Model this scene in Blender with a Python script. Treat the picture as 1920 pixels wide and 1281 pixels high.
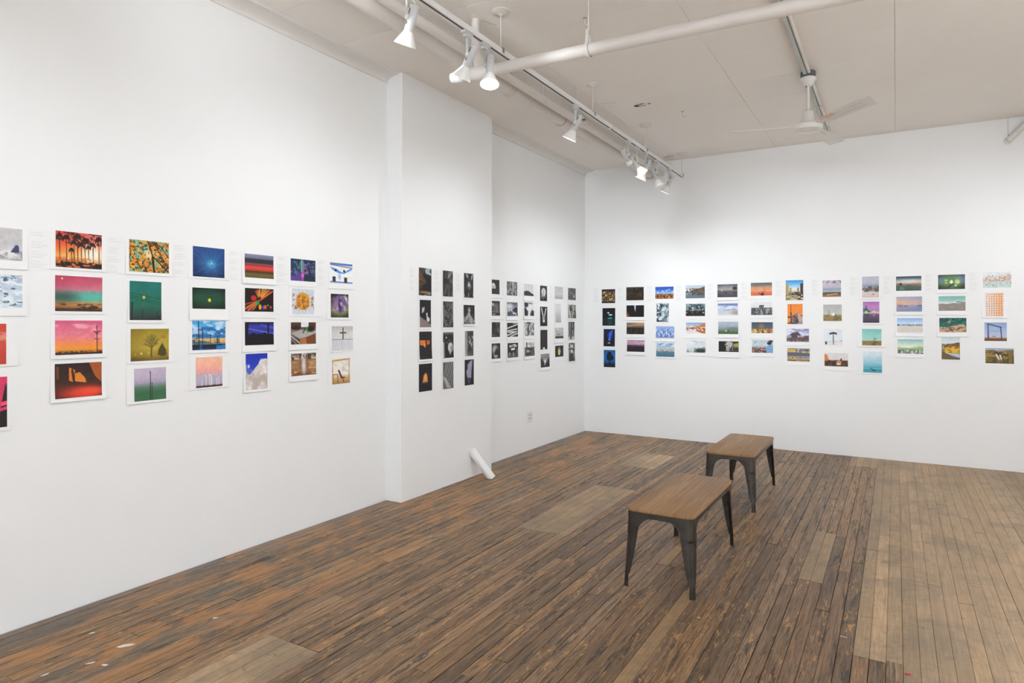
import bpy, math, random
import numpy as np
from mathutils import Vector, Matrix

for o in list(bpy.data.objects):
    bpy.data.objects.remove(o, do_unlink=True)
SC = bpy.context.scene
COL = SC.collection
R = math.radians

# ------------------------------------------------------------------ camera
YAW, PITCH, ROLL, FPX = 0.5344, 0.00614, 0.00214, 1216.52
cam_d = bpy.data.cameras.new('camera')
cam = bpy.data.objects.new('camera', cam_d)
COL.objects.link(cam)
_f = Vector((-math.sin(YAW)*math.cos(PITCH), math.cos(YAW)*math.cos(PITCH), math.sin(PITCH)))
_r = Vector((math.cos(YAW), math.sin(YAW), 0))
_u = _r.cross(_f)
_r2 = _r*math.cos(ROLL) + _u*math.sin(ROLL)
_u2 = -_r*math.sin(ROLL) + _u*math.cos(ROLL)
cam.matrix_world = Matrix(((_r2.x, _u2.x, -_f.x, 0), (_r2.y, _u2.y, -_f.y, 0), (_r2.z, _u2.z, -_f.z, 1.5), (0, 0, 0, 1)))
cam_d.sensor_width = 36.0
cam_d.lens = FPX*36.0/1920.0
cam_d.shift_y = -45.43/1920.0
cam_d.clip_start = 0.05
SC.camera = cam

# ------------------------------------------------------------------ world, exposure
SC.view_settings.view_transform = 'Standard'
SC.view_settings.look = 'None'
SC.view_settings.exposure = 0.55
SC.view_settings.gamma = 1.0
SC.view_settings.use_curve_mapping = False
wd = bpy.data.worlds.new('world')
SC.world = wd
wd.use_nodes = True
wd.node_tree.nodes['Background'].inputs[0].default_value = (0.9, 0.95, 1.0, 1)
wd.node_tree.nodes['Background'].inputs[1].default_value = 0.5
# lamps of the room: strength of a track spot in watts and its colour
SPOT_W = 50.0
SPOT_COL = (0.915, 0.985, 1.055)
# fill light at three added windows, unseen behind the viewer
WIN = [(-2.45, 1.75), (-.45, 1.75), (1.55, 1.75)]      # centre x, width
WIN_Z0, WIN_Z1 = .65, 3.05
for wx, ww in WIN:
    ld = bpy.data.lights.new('window_fill', 'AREA'); ld.shape = 'RECTANGLE'; ld.size = ww-.1; ld.size_y = WIN_Z1-WIN_Z0-.1
    ld.energy = 55.0; ld.color = (.87, .96, 1.07)
    lo = bpy.data.objects.new('window_fill', ld); COL.objects.link(lo)
    lo.location = (wx, -6.97, (WIN_Z0+WIN_Z1)/2); lo.rotation_euler = (R(90), 0, 0)

# room dimensions (metres)
XL, XP, XR = -3.682, -3.517, 2.70
YF, YB = 8.184, -7.0
ZC = 3.563
TX, TZ = -2.26, 3.285      # lighting track

# ------------------------------------------------------------------ helpers
def srgb(h):
    h = h.lstrip('#')
    c = [int(h[i:i+2], 16)/255 for i in (0, 2, 4)]
    return tuple((x/12.92 if x <= .04045 else ((x+.055)/1.055)**2.4) for x in c)

class MB:
    """collects shapes and links them as one mesh object"""
    def __init__(s):
        s.v = []; s.f = []; s.mi = []
    def add(s, vs, fs, m=0, M=None):
        b = len(s.v)
        if M is not None:
            vs = [tuple(M @ Vector(v)) for v in vs]
        s.v += [tuple(v) for v in vs]
        s.f += [tuple(b+i for i in f) for f in fs]
        s.mi += [m]*len(fs)
        return s
    def box(s, a, b, m=0, M=None):
        x0, y0, z0 = a; x1, y1, z1 = b
        return s.add([(x0,y0,z0),(x1,y0,z0),(x1,y1,z0),(x0,y1,z0),(x0,y0,z1),(x1,y0,z1),(x1,y1,z1),(x0,y1,z1)],
                     [(0,3,2,1),(4,5,6,7),(0,1,5,4),(1,2,6,5),(2,3,7,6),(3,0,4,7)], m, M)
    def lathe(s, prof, n=24, m=0, M=None, cap=True):
        """prof: list of (r,z) about local z"""
        vs = []; fs = []
        for r, z in prof:
            for k in range(n):
                a = 2*math.pi*k/n
                vs.append((r*math.cos(a), r*math.sin(a), z))
        for i in range(len(prof)-1):
            for k in range(n):
                k2 = (k+1) % n
                fs.append((i*n+k, i*n+k2, (i+1)*n+k2, (i+1)*n+k))
        if cap:
            fs.append(tuple(range(n-1, -1, -1)))
            fs.append(tuple((len(prof)-1)*n+k for k in range(n)))
        return s.add(vs, fs, m, M)
    def tube(s, pts, r, n=12, m=0, M=None, cap=True):
        """round tube through points; r number or list"""
        P = [Vector(p) for p in pts]
        rr = r if isinstance(r, (list, tuple)) else [r]*len(P)
        vs = []; fs = []; up = None
        for i, p in enumerate(P):
            if i == 0: t = P[1]-P[0]
            elif i == len(P)-1: t = P[-1]-P[-2]
            else: t = (P[i+1]-P[i]).normalized()+(P[i]-P[i-1]).normalized()
            t.normalize()
            if up is None:
                up = Vector((0,0,1)) if abs(t.z) < .9 else Vector((1,0,0))
            a = up - t*up.dot(t); a.normalize(); b = t.cross(a); up = a
            for k in range(n):
                an = 2*math.pi*k/n
                vs.append(tuple(p+(a*math.cos(an)+b*math.sin(an))*rr[i]))
        for i in range(len(P)-1):
            for k in range(n):
                k2 = (k+1) % n
                fs.append((i*n+k, i*n+k2, (i+1)*n+k2, (i+1)*n+k))
        if cap:
            fs.append(tuple(range(n-1, -1, -1)))
            fs.append(tuple((len(P)-1)*n+k for k in range(n)))
        return s.add(vs, fs, m, M)
    def prism(s, poly, z0, z1, m=0, M=None):
        n = len(poly)
        vs = [(x, y, z0) for x, y in poly]+[(x, y, z1) for x, y in poly]
        fs = [tuple(range(n-1, -1, -1)), tuple(range(n, 2*n))]
        fs += [(i, (i+1) % n, n+(i+1) % n, n+i) for i in range(n)]
        return s.add(vs, fs, m, M)
    def mesh(s, name, mats, smooth=True, angle=35):
        me = bpy.data.meshes.new(name)
        me.from_pydata(s.v, [], s.f)
        for m in (mats if isinstance(mats, (list, tuple)) else [mats]):
            me.materials.append(m)
        if any(s.mi):
            me.polygons.foreach_set('material_index', s.mi)
        if smooth:
            me.polygons.foreach_set('use_smooth', [True]*len(me.polygons))
            me.set_sharp_from_angle(angle=R(angle))
        me.update()
        return me
    def build(s, name, mats, parent=None, smooth=True, loc=None, angle=35):
        o = bpy.data.objects.new(name, s.mesh(name, mats, smooth, angle))
        COL.objects.link(o)
        if parent is not None: o.parent = parent
        if loc is not None: o.location = loc
        return o

def empty(name, loc, rz=0.0):
    o = bpy.data.objects.new(name, None)
    o.empty_display_size = .1
    COL.objects.link(o)
    o.location = loc; o.rotation_euler = (0, 0, rz)
    return o

def tag(o, label=None, cat=None, group=None, kind=None):
    if label: o['label'] = label
    if cat: o['category'] = cat
    if group: o['group'] = group
    if kind: o['kind'] = kind
    return o

def copy_tree(o, parent=None):
    c = o.copy(); COL.objects.link(c); c.parent = parent
    for ch in o.children:
        copy_tree(ch, c)
    return c

# ------------------------------------------------------------------ materials
class NT:
    def __init__(s, name):
        s.m = bpy.data.materials.new(name); s.m.use_nodes = True
        s.t = s.m.node_tree
        s.b = s.t.nodes['Principled BSDF']
    def n(s, typ, **kw):
        nd = s.t.nodes.new(typ)
        for k, v in kw.items():
            if k.startswith('i_'):
                key = k[2:]
                nd.inputs[int(key) if key.isdigit() else key].default_value = v
            else: setattr(nd, k, v)
        return nd
    def l(s, a, b): s.t.links.new(a, b)
    def noise(s, vec, scale, detail=3, rough=.55, dist=0.0):
        nd = s.n('ShaderNodeTexNoise')
        nd.inputs['Scale'].default_value = scale; nd.inputs['Detail'].default_value = detail
        nd.inputs['Roughness'].default_value = rough; nd.inputs['Distortion'].default_value = dist
        if vec is not None: s.l(vec, nd.inputs['Vector'])
        return nd.outputs['Fac']
    def mapping(s, vec, scale=(1,1,1), loc=(0,0,0)):
        nd = s.n('ShaderNodeMapping'); nd.inputs['Scale'].default_value = scale; nd.inputs['Location'].default_value = loc
        s.l(vec, nd.inputs['Vector']); return nd.outputs[0]
    def ramp(s, fac, stops):
        nd = s.n('ShaderNodeValToRGB'); e = nd.color_ramp.elements
        while len(e) < len(stops): e.new(.5)
        for el, (p, c) in zip(e, stops):
            el.position = p; el.color = (c, c, c, 1) if isinstance(c, (int, float)) else (*c[:3], 1)
        s.l(fac, nd.inputs[0]); return nd.outputs[0]
    def mix(s, fac, a, b, mode='MIX'):
        nd = s.n('ShaderNodeMix', data_type='RGBA', blend_type=mode)
        for inp, val in ((nd.inputs[0], fac), (nd.inputs[6], a), (nd.inputs[7], b)):
            if hasattr(val, 'is_linked') or hasattr(val, 'links'): s.l(val, inp)
            elif isinstance(val, (int, float)): inp.default_value = val
            else: inp.default_value = (*val[:3], 1)
        return nd.outputs[2]
    def math(s, op, a, b=0.0, clamp=False):
        nd = s.n('ShaderNodeMath', operation=op, use_clamp=clamp)
        for inp, val in ((nd.inputs[0], a), (nd.inputs[1], b)):
            if hasattr(val, 'links'): s.l(val, inp)
            else: inp.default_value = val
        return nd.outputs[0]
    def bump(s, h, strength=.3, dist=.01):
        nd = s.n('ShaderNodeBump'); nd.inputs['Strength'].default_value = strength; nd.inputs['Distance'].default_value = dist
        s.l(h, nd.inputs['Height']); s.l(nd.outputs[0], s.b.inputs['Normal'])
    def base(s, c):
        if hasattr(c, 'links'): s.l(c, s.b.inputs['Base Color'])
        else: s.b.inputs['Base Color'].default_value = (*c[:3], 1)
    def set(s, rough=None, metal=None, spec=None):
        if rough is not None:
            if hasattr(rough, 'links'): s.l(rough, s.b.inputs['Roughness'])
            else: s.b.inputs['Roughness'].default_value = rough
        if metal is not None: s.b.inputs['Metallic'].default_value = metal
        if spec is not None: s.b.inputs['Specular IOR Level'].default_value = spec

def plain(name, col, rough=.5, metal=0, spec=.5, var=.04, scale=30, bump=0):
    t = NT(name)
    pos = t.n('ShaderNodeNewGeometry').outputs['Position']
    f = t.noise(pos, scale, 3)
    c = srgb(col) if isinstance(col, str) else col
    t.base(t.mix(f, tuple(x*(1-var) for x in c), tuple(min(1, x*(1+var)) for x in c)))
    t.set(rough, metal, spec)
    if bump: t.bump(f, bump, .002)
    return t.m

def wall_mat(name, col, bump=.12, dirt=None):
    t = NT(name)
    pos = t.n('ShaderNodeNewGeometry').outputs['Position']
    big = t.noise(pos, 1.3, 4, .6)
    fine = t.noise(pos, 55, 3, .6)
    med = t.noise(pos, 9, 3, .5)
    c = t.mix(big, tuple(x*.975 for x in col), tuple(min(1, x*1.015) for x in col))
    c = t.mix(t.ramp(t.noise(pos, 3.1, 5, .7), [(.66, 0), (.74, .10)]), c, tuple(x*.86 for x in col))
    t.base(c)
    t.set(.62, 0, .3)
    h = t.math('ADD', t.math('MULTIPLY', fine, .35), t.math('MULTIPLY', med, .65))
    t.bump(h, bump, .006)
    return t.m

M = {}
M['wall'] = wall_mat('white_wall_paint', (.88, .878, .868))
M['ceiling'] = wall_mat('ceiling_paint', (.895, .845, .785), .10)
M['cove'] = wall_mat('rough_plaster_paint', (.80, .775, .735), .9)
M['pipe'] = plain('white_pipe_paint', (.72, .675, .625), .45, 0, .4, .03, 12)
M['white'] = plain('white_enamel', (.80, .80, .79), .35, 0, .5, .02, 20)
M['greyw'] = plain('grey_white_enamel', (.58, .59, .59), .4, 0, .5, .03, 20)
M['shade'] = plain('white_lamp_shade', (.86, .845, .81), .5, 0, .4, .02, 20)
M['steel'] = plain('dull_steel_hardware', (.33, .32, .28), .4, .8, .5, .2, 60)
M['slot'] = plain('dark_track_slot', (.115, .080, .060), .6, 0, .3, .2, 40)
M['black'] = plain('black_opening', (.006, .006, .006), .8, 0, .1)
M['gap'] = plain('dark_joint', (.030, .023, .017), .9, 0, .1, .3, 40)
M['paper'] = plain('white_photo_paper', (.875, .872, .865), .5, 0, .3, .008, 8)
M['sheet'] = plain('thin_caption_paper', (.862, .858, .848), .6, 0, .2, .008, 8)
M['ink'] = plain('pale_grey_caption_ink', (.73, .725, .72), .7, 0, .2, .05, 200)
M['conduit'] = plain('grey_green_conduit_paint', (.50, .54, .51), .5, 0, .4, .10, 18)
M['fan'] = plain('cream_fan_enamel', (.77, .755, .71), .4, 0, .5, .05, 14)
M['fanbox'] = plain('dark_grey_box', (.13, .14, .135), .6, .3, .4, .2, 40)
M['splat'] = plain('dried_white_paint', (.66, .64, .60), .7, 0, .3, .15, 80)
M['red'] = plain('red_crayon', (.45, .05, .08), .6, 0, .3, .1, 80)
M['outlet'] = plain('outlet_plastic', (.79, .785, .77), .35, 0, .5, .02, 20)
M['outlet_face'] = plain('outlet_socket', (.60, .59, .575), .4, 0, .5, .02, 20)

def emit_mat(name, col, st):
    t = NT(name)
    t.base((.8, .8, .8))
    t.b.inputs['Emission Color'].default_value = (*col, 1)
    t.b.inputs['Emission Strength'].default_value = st
    return t.m
M['bulb'] = emit_mat('lit_bulb', (1, .96, .90), 9.0)

def picture_mat():
    t = NT('printed_photo')
    a = t.n('ShaderNodeAttribute', attribute_name='Col')
    t.base(a.outputs['Color']); t.set(.42, 0, .35)
    return t.m
M['picture'] = picture_mat()

def fan_blade_mat():
    t = NT('cream_fan_blade')
    tc = t.n('ShaderNodeTexCoord').outputs['Object']
    f = t.noise(tc, 9, 3)
    c = t.mix(f, (.70, .675, .63), (.79, .765, .72))
    # a worn salmon patch near the root of the blade, with its own ragged outline
    sx = t.n('ShaderNodeSeparateXYZ'); t.l(tc, sx.inputs[0])
    m = t.math('SUBTRACT', .105, t.math('ABSOLUTE', t.math('SUBTRACT', sx.outputs[0], .25)))
    m2 = t.math('SUBTRACT', .03, t.math('ABSOLUTE', t.math('ADD', sx.outputs[1], .035)))
    mm = t.math('MINIMUM', m, t.math('MULTIPLY', m2, 2.5))
    mm = t.math('ADD', mm, t.math('MULTIPLY', t.math('SUBTRACT', t.noise(tc, 22, 4), .5), .12))
    inf = t.n('ShaderNodeObjectInfo').outputs['Color']
    sp = t.n('ShaderNodeSeparateColor'); t.l(inf, sp.inputs[0])
    k = t.math('MULTIPLY', t.ramp(mm, [(.0, 0), (.05, 1)]), sp.outputs[0])
    t.base(t.mix(k, c, (.74, .47, .36))); t.set(.4, 0, .45)
    return t.m
M['blade'] = fan_blade_mat()

def seat_wood():
    t = NT('oiled_elm_seat')
    tc = t.n('ShaderNodeTexCoord').outputs['Object']
    g = t.noise(t.mapping(tc, (70, 3.0, 20)), 1, 4, .6, .6)
    g2 = t.noise(t.mapping(tc, (14, 1.2, 10)), 1, 3, .5, 1.0)
    c = t.mix(t.ramp(g, [(.35, 0), (.65, 1)]), (.245, .126, .050), (.430, .245, .112))
    c = t.mix(t.ramp(g2, [(.40, 0), (.70, .55)]), c, (.36, .215, .112))
    # board joints
    sx = t.n('ShaderNodeSeparateXYZ'); t.l(tc, sx.inputs[0])
    ph = t.math('FRACT', t.math('MULTIPLY', t.math('ADD', sx.outputs[0], .5), 10.4))
    tone = t.n('ShaderNodeTexWhiteNoise', noise_dimensions='1D')
    t.l(t.math('FLOOR', t.math('MULTIPLY', t.math('ADD', sx.outputs[0], .5), 10.4)), tone.inputs['W'])
    c = t.mix(t.math('MULTIPLY', tone.outputs['Value'], .45), c, (.20, .112, .055))
    c = t.mix(t.ramp(ph, [(.0, .7), (.03, 0)]), c, (.09, .05, .03))
    vor = t.n('ShaderNodeTexVoronoi'); vor.inputs['Scale'].default_value = 6
    t.l(t.mapping(tc, (1.0, .55, 0)), vor.inputs['Vector'])
    c = t.mix(t.ramp(vor.outputs['Distance'], [(.03, .8), (.09, 0)]), c, (.07, .042, .028))
    t.base(c); t.set(.50, 0, .25); t.bump(g, .15, .002)
    return t.m
M['seat'] = seat_wood()

def gunmetal():
    t = NT('brushed_gunmetal')
    pos = t.n('ShaderNodeTexCoord').outputs['Object']
    n = t.noise(pos, 14, 4, .6); n2 = t.noise(t.mapping(pos, (40, 40, 10)), 1, 2)
    c = t.mix(n, (.042, .037, .033), (.125, .112, .098))
    t.base(c); t.set(t.ramp(n2, [(.3, .26), (.7, .40)]), .88, .45); t.bump(n2, .03, .001)
    return t.m
M['gun'] = gunmetal()

def floor_mat(name, pale, attr):
    t = NT(name)
    pos = t.n('ShaderNodeNewGeometry').outputs['Position']
    if attr:
        tint = t.n('ShaderNodeAttribute', attribute_name='Tone').outputs['Color']
        sp = t.n('ShaderNodeSeparateColor'); t.l(tint, sp.inputs[0])
        rnd = t.math('FRACT', t.math('MULTIPLY', sp.outputs[0], 91.7))
    else:
        oi = t.n('ShaderNodeObjectInfo'); tint = oi.outputs['Color']; rnd = oi.outputs['Random']
    # each plank gets its own stretch of grain
    off = t.n('ShaderNodeCombineXYZ'); t.l(t.math('MULTIPLY', rnd, 37.0), off.inputs[2]); t.l(t.math('MULTIPLY', rnd, 11.0), off.inputs[1])
    va = t.n('ShaderNodeVectorMath', operation='ADD'); t.l(pos, va.inputs[0]); t.l(off.outputs[0], va.inputs[1])
    p = va.outputs[0]
    fine = t.noise(t.mapping(p, (230, 7, 1)), 1, 4, .65, .25)
    wav = t.noise(t.mapping(p, (42, 2.4, 1)), 1, 3, .55, 1.6)
    wavs = t.math('FRACT', t.math('MULTIPLY', wav, 7.0))
    sx = t.n('ShaderNodeSeparateXYZ'); t.l(pos, sx.inputs[0])
    med = t.noise(t.mapping(p, (85, 3.2, 1)), 1, 4, .7, .35)
    if not pale:
        c = t.mix(t.ramp(fine, [(.30, 0), (.72, 1)]), (.60, .57, .54), (1.30, 1.29, 1.27))
        c = t.mix(1.0, c, t.mix(t.ramp(med, [(.36, 0), (.66, 1)]), (.58, .54, .50), (1.30, 1.28, 1.24)), 'MULTIPLY')
        c = t.mix(1.0, tint, c, 'MULTIPLY')
        # cathedral grain lines
        gl = t.math('MULTIPLY', t.ramp(wavs, [(.0, .8), (.25, 0), (.80, 0), (1.0, .8)]), t.ramp(t.noise(t.mapping(p, (5, .9, 1)), 1, 2), [(.38, 0), (.60, 1)]))
        c = t.mix(gl, c, (.050, .036, .026))
        # dark stains drawn out along the boards, with ragged edges
        st = t.noise(t.mapping(p, (26, 2.6, 1)), 1, 6, .74, .6)
        c = t.mix(t.ramp(st, [(.545, 0), (.605, .86)]), c, (.044, .036, .029))
        # flakes of bare tan wood
        fl = t.noise(t.mapping(p, (55, 11.0, 1)), 1, 5, .7, .8)
        fz = t.noise(t.mapping(p, (6.0, .9, 1)), 1, 3, .6)
        k = t.math('MULTIPLY', t.ramp(fl, [(.56, 0), (.61, .95)]), t.ramp(fz, [(.46, 0), (.56, 1)]))
        c = t.mix(k, c, (.46, .25, .088))
        # old orange finish and grey-green grime surviving along the left wall
        zone = t.math('MULTIPLY', t.math('SUBTRACT', -2.45, sx.outputs[0]), .95, True)
        o1 = t.noise(t.mapping(pos, (4.4, 1.5, 1)), 1, 7, .74, .5)
        k = t.math('MULTIPLY', t.ramp(o1, [(.49, 0), (.56, .85)]), t.ramp(zone, [(.10, 0), (.45, 1)]))
        c = t.mix(k, c, t.mix(t.ramp(med, [(.34, 0), (.66, 1)]), (.27, .120, .038), (.50, .235, .075)))
        o2 = t.noise(t.mapping(pos, (9.5, 3.0, 1), (3.3, 7.1, 0)), 1, 7, .76, .5)
        k = t.math('MULTIPLY', t.ramp(o2, [(.53, 0), (.60, .8)]), t.ramp(zone, [(.10, 0), (.5, 1)]))
        c = t.mix(k, c, t.mix(med, (.060, .054, .040), (.15, .135, .095)))
        # grey dust strip and paint flecks next to the wall
        wz = t.math('MULTIPLY', t.math('SUBTRACT', -3.46, sx.outputs[0]), 5.0, True)
        k = t.math('MULTIPLY', t.ramp(t.noise(pos, 5, 6, .72), [(.36, 0), (.58, .9)]), wz)
        c = t.mix(k, c, (.19, .155, .13))
        fk = t.noise(pos, 58, 3, .6)
        k = t.math('MULTIPLY', t.ramp(fk, [(.735, 0), (.755, .8)]), t.ramp(zone, [(.3, 0), (.9, 1)]))
        c = t.mix(k, c, (.55, .52, .48))
        t.set(t.ramp(st, [(.3, .33), (.7, .52)]), 0, .34)
    else:
        c = t.mix(t.ramp(fine, [(.30, 0), (.72, 1)]), (.80, .79, .77), (1.14, 1.14, 1.13))
        c = t.mix(1.0, c, t.mix(t.ramp(med, [(.36, 0), (.66, 1)]), (.84, .83, .81), (1.10, 1.10, 1.09)), 'MULTIPLY')
        c = t.mix(1.0, tint, c, 'MULTIPLY')
        b1 = t.noise(t.mapping(pos, (2.6, 2.2, 1)), 1, 8, .76, .4)
        c = t.mix(t.ramp(b1, [(.47, 0), (.62, .62)]), c, (.175, .135, .092))
        b2 = t.noise(t.mapping(pos, (11, 15, 1)), 1, 6, .75, .6)
        c = t.mix(t.ramp(b2, [(.56, 0), (.66, .50)]), c, (.135, .100, .068))
        sc = t.noise(t.mapping(pos, (60, 160, 1)), 1, 3, .6)
        c = t.mix(t.ramp(sc, [(.70, 0), (.76, .5)]), c, (.07, .05, .035))
        t.set(.48, 0, .32)
    t.base(c)
    t.bump(t.math('ADD', fine, t.math('MULTIPLY', wavs, .3)), .35 if not pale else .12, .0025)
    return t.m
M['fd'] = floor_mat('worn_dark_plank', False, False)
M['fp'] = floor_mat('sanded_pale_plank', True, False)
M['fd_s'] = floor_mat('worn_dark_planks', False, True)
M['fp_s'] = floor_mat('sanded_pale_planks', True, True)
# ------------------------------------------------------------------ room shell
def struct(name, mb, mats, parent=None, smooth=False):
    o = mb.build(name, mats, parent, smooth)
    if parent is None: tag(o, kind='structure')
    return o
def lab(o, l, c): o['label'] = l; o['category'] = c; return o

lab(struct('wall_left', MB().box((XL-.12, YB, -.1), (XL, YF+.12, ZC+.1)), M['wall']), 'long white gallery wall on the left', 'wall')
lab(struct('wall_far', MB().box((XL-.12, YF, -.1), (XR+.12, YF+.12, ZC+.1)), M['wall']), 'white end wall behind the two benches', 'wall')
lab(struct('wall_right', MB().box((XR, YB, -.1), (XR+.12, YF+.12, ZC+.1)), M['wall']), 'white wall out of view on the right', 'wall')
mb = MB()
wx = [XL-.12]+[v for c, w in WIN for v in (c-w/2, c+w/2)]+[XR+.12]
for a, b in zip(wx[0::2], wx[1::2]): mb.box((a, YB-.12, -.1), (b, YB, ZC+.1))
for c, w in WIN:
    mb.box((c-w/2, YB-.12, -.1), (c+w/2, YB, WIN_Z0)); mb.box((c-w/2, YB-.12, WIN_Z1), (c+w/2, YB, ZC+.1))
lab(struct('wall_back', mb, M['wall']), 'unseen white wall behind the viewer, holding the added windows', 'wall')
tg = NT('window_glass'); tg.base((.9, .95, 1)); tg.set(.02, 0, .5); tg.b.inputs['Transmission Weight'].default_value = 1.0
for k, (c, w) in enumerate(WIN):  # frames and panes of the windows added for the fill light
    f = MB()
    for a, b in (((c-w/2, YB-.09, WIN_Z0), (c-w/2+.06, YB-.03, WIN_Z1)), ((c+w/2-.06, YB-.09, WIN_Z0), (c+w/2, YB-.03, WIN_Z1)), ((c-w/2+.06, YB-.09, WIN_Z0), (c+w/2-.06, YB-.03, WIN_Z0+.06)), ((c-w/2+.06, YB-.09, WIN_Z1-.06), (c+w/2-.06, YB-.03, WIN_Z1))): f.box(a, b)
    wo = lab(struct('window_%d' % (k+1), f, M['white']), 'added fill-light window unseen behind the viewer, number %s from the left' % ('one', 'two', 'three')[k], 'window')
    MB().box((c-w/2+.06, YB-.064, WIN_Z0+.06), (c+w/2-.06, YB-.058, WIN_Z1-.06)).build('pane', tg.m, wo, False)
lab(struct('wall_pilaster', MB().box((XL-.02, 4.15, -.02), (XP, 5.54, ZC+.02)), M['wall']), 'white chimney breast stepping out of the left wall', 'wall')

# ceiling: painted boards with fine open seams
ceil = tag(struct('ceiling', MB().box((XL-.12, YB-.1, ZC+.006), (XR+.12, YF+.12, ZC+.12)), M['ceiling']), 'low white ceiling of painted boards', 'ceiling')
PW, PH = 1.21, .570
xs = [XL]+[-.005+PW*k for k in range(-2, 3)]+[XR]
xs = sorted(set([x for x in xs if XL <= x <= XR]))
ys = [YF]
y = 8.06
while y > YB: ys.append(y); y -= PH
ys.append(YB); ys = sorted(ys)
rng = random.Random(4)
for i in range(len(xs)-1):
    for j in range(len(ys)-1):
        g = .0011
        dz = rng.uniform(-.0008, .0008)
        a = (xs[i]+g, ys[j]+g, ZC+dz); b = (xs[i+1]-g, ys[j+1]-g, ZC+.0065)
        cx, cy = (a[0]+b[0])/2, (a[1]+b[1])/2
        c = .0012
        mb = MB()
        hx, hy = (b[0]-a[0])/2, (b[1]-a[1])/2
        vs = []
        for (sx_, sy_, z) in ((hx-c, hy-c, ZC+dz), (hx, hy, ZC+dz+c), (hx, hy, ZC+.0065)):
            vs += [(-sx_, -sy_, z-ZC), (sx_, -sy_, z-ZC), (sx_, sy_, z-ZC), (-sx_, sy_, z-ZC)]
        fs = [(0, 3, 2, 1)]
        for k in (0, 4):
            for q in range(4):
                q2 = (q+1) % 4
                fs.append((k+q, k+q2, k+4+q2, k+4+q))
        mb.add(vs, fs)
        mb.build('ceiling_panel', M['ceiling'], ceil, False, (cx, cy, ZC))

# plaster cove between left wall and ceiling, interrupted by the chimney breast
def cove(name, y0, y1, label):
    prof = [(XL-.004, 3.496), (XL+.010, 3.500)]
    for k in range(9):
        a = k/8*math.pi/2
        prof.append((XL+.010+.105*(1-math.cos(a)), 3.502+.050*math.sin(a)))
    prof += [(XL+.118, 3.552), (XL+.128, 3.556), (XL+.134, 3.5645), (XL-.004, 3.5645)]
    n = len(prof); vs = []; fs = []
    N = int((y1-y0)/.05)
    rg = random.Random(7)
    for i in range(N+1):
        yy = y0+(y1-y0)*i/N
        for k, (x, z) in enumerate(prof):
            j = rg.uniform(-.0016, .0016) if 0 < k < n-3 else 0
            vs.append((x+j, yy, z+j))
    for i in range(N):
        for k in range(n-1):
            fs.append((i*n+k, i*n+k+1, (i+1)*n+k+1, (i+1)*n+k))
    fs.append(tuple(range(n))); fs.append(tuple(N*n+k for k in range(n-1, -1, -1)))
    return lab(tag(MB().add(vs, fs).build(name, M['cove'], None, True, angle=60), kind='structure'), label, 'trim')
cove('trim_1', YB, 4.15, 'rough plaster cove along the ceiling over the colour prints')
cove('trim_2', 5.54, YF, 'rough plaster cove along the ceiling over the black and white prints')

# ------------------------------------------------------------------ floor of strip planks
floor = lab(struct('floor', MB().box((XL-.1, YB-.1, -.12), (XR+.1, YF+.1, -.0075)), M['gap']), 'old strip plank floor, worn dark with pale patches', 'floor')
PWD = .065
rows = []
k = 0
x = .025
while x-PWD > XL+.004: x -= PWD
x_first = x
rows.append((XL+.005, x_first))
while x < XR-.004:
    rows.append((x, min(x+PWD, XR-.004))); x += PWD
PATCH = [(-2.385, -1.985, 4.10, 5.53, 'p1'), (-2.51, -2.14, 6.42, 7.16, 'p2'), (-2.58, -2.25, .45, 2.09, 'p1'),
         (-1.03, -.95, 2.05, 3.62, 'tan'), (-.50, -.36, 4.12, 5.13, 'p2'), (-2.90, -2.77, 4.08, 5.18, 'red'),
         (-1.27, -1.20, 3.93, 4.32, 'tan'), (-.42, -.17, 7.63, 8.3, 'p2'), (-.18, .03, 3.32, 8.3, 'right'), (.0, 9, -9, 9, 'right')]
rg = random.Random(21)
DARK = [(.278, .163, .082), (.310, .190, .100), (.226, .139, .076), (.328, .192, .094), (.248, .160, .092), (.345, .214, .113), (.284, .183, .108), (.212, .132, .073)]
PALE = [(.48, .320, .185), (.43, .290, .170), (.51, .345, .202), (.455, .305, .175), (.41, .280, .170)]
planks = []
for ri, (x0, x1) in enumerate(rows):
    cx = (x0+x1)/2
    pats = [p for p in PATCH if p[0] <= cx <= p[1]]
    cuts = {YB+.004, YF-.004}
    for p in pats:
        jit = rg.uniform(-.02, .02) if p[4] == 'right' else 0
        for yy in (p[2], p[3]):
            if YB < yy < YF: cuts.add(yy+jit)
    cs = sorted(cuts); full = [cs[0]]
    for a, b in zip(cs, cs[1:]):
        yy = a
        while b-yy > 3.4:
            yy += rg.uniform(1.3, 2.9)
            if b-yy > .5: full.append(yy)
        if b-a > 2.2 and rg.random() < .3 and full[-1] <= a:
            full.append(a+(b-a)*rg.uniform(.3, .7))
        full.append(b)
    full = sorted(set(full))
    for a, b in zip(full, full[1:]):
        if b-a < .03: continue
        cy = (a+b)/2
        tone = None
        for p in pats:
            if p[2]-.03 <= cy <= p[3]+.03: tone = p[4]
        v = rg.uniform(.74, 1.00)
        if tone is None:
            c = rg.choice(DARK); mat = 'fd'
        elif tone == 'tan': c = (.36, .215, .105); mat = 'fp'; v = 1
        elif tone == 'red': c = (.235, .150, .092); mat = 'fd'; v = 1.1
        else: c = rg.choice(PALE); mat = 'fp'
        if tone in ('p1', 'p2'): v = rg.uniform(.80, .96)
        planks.append((x0, x1, a, b, tuple(z*v for z in c), mat, rg.uniform(-.0012, .0012), rg.random()))

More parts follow.
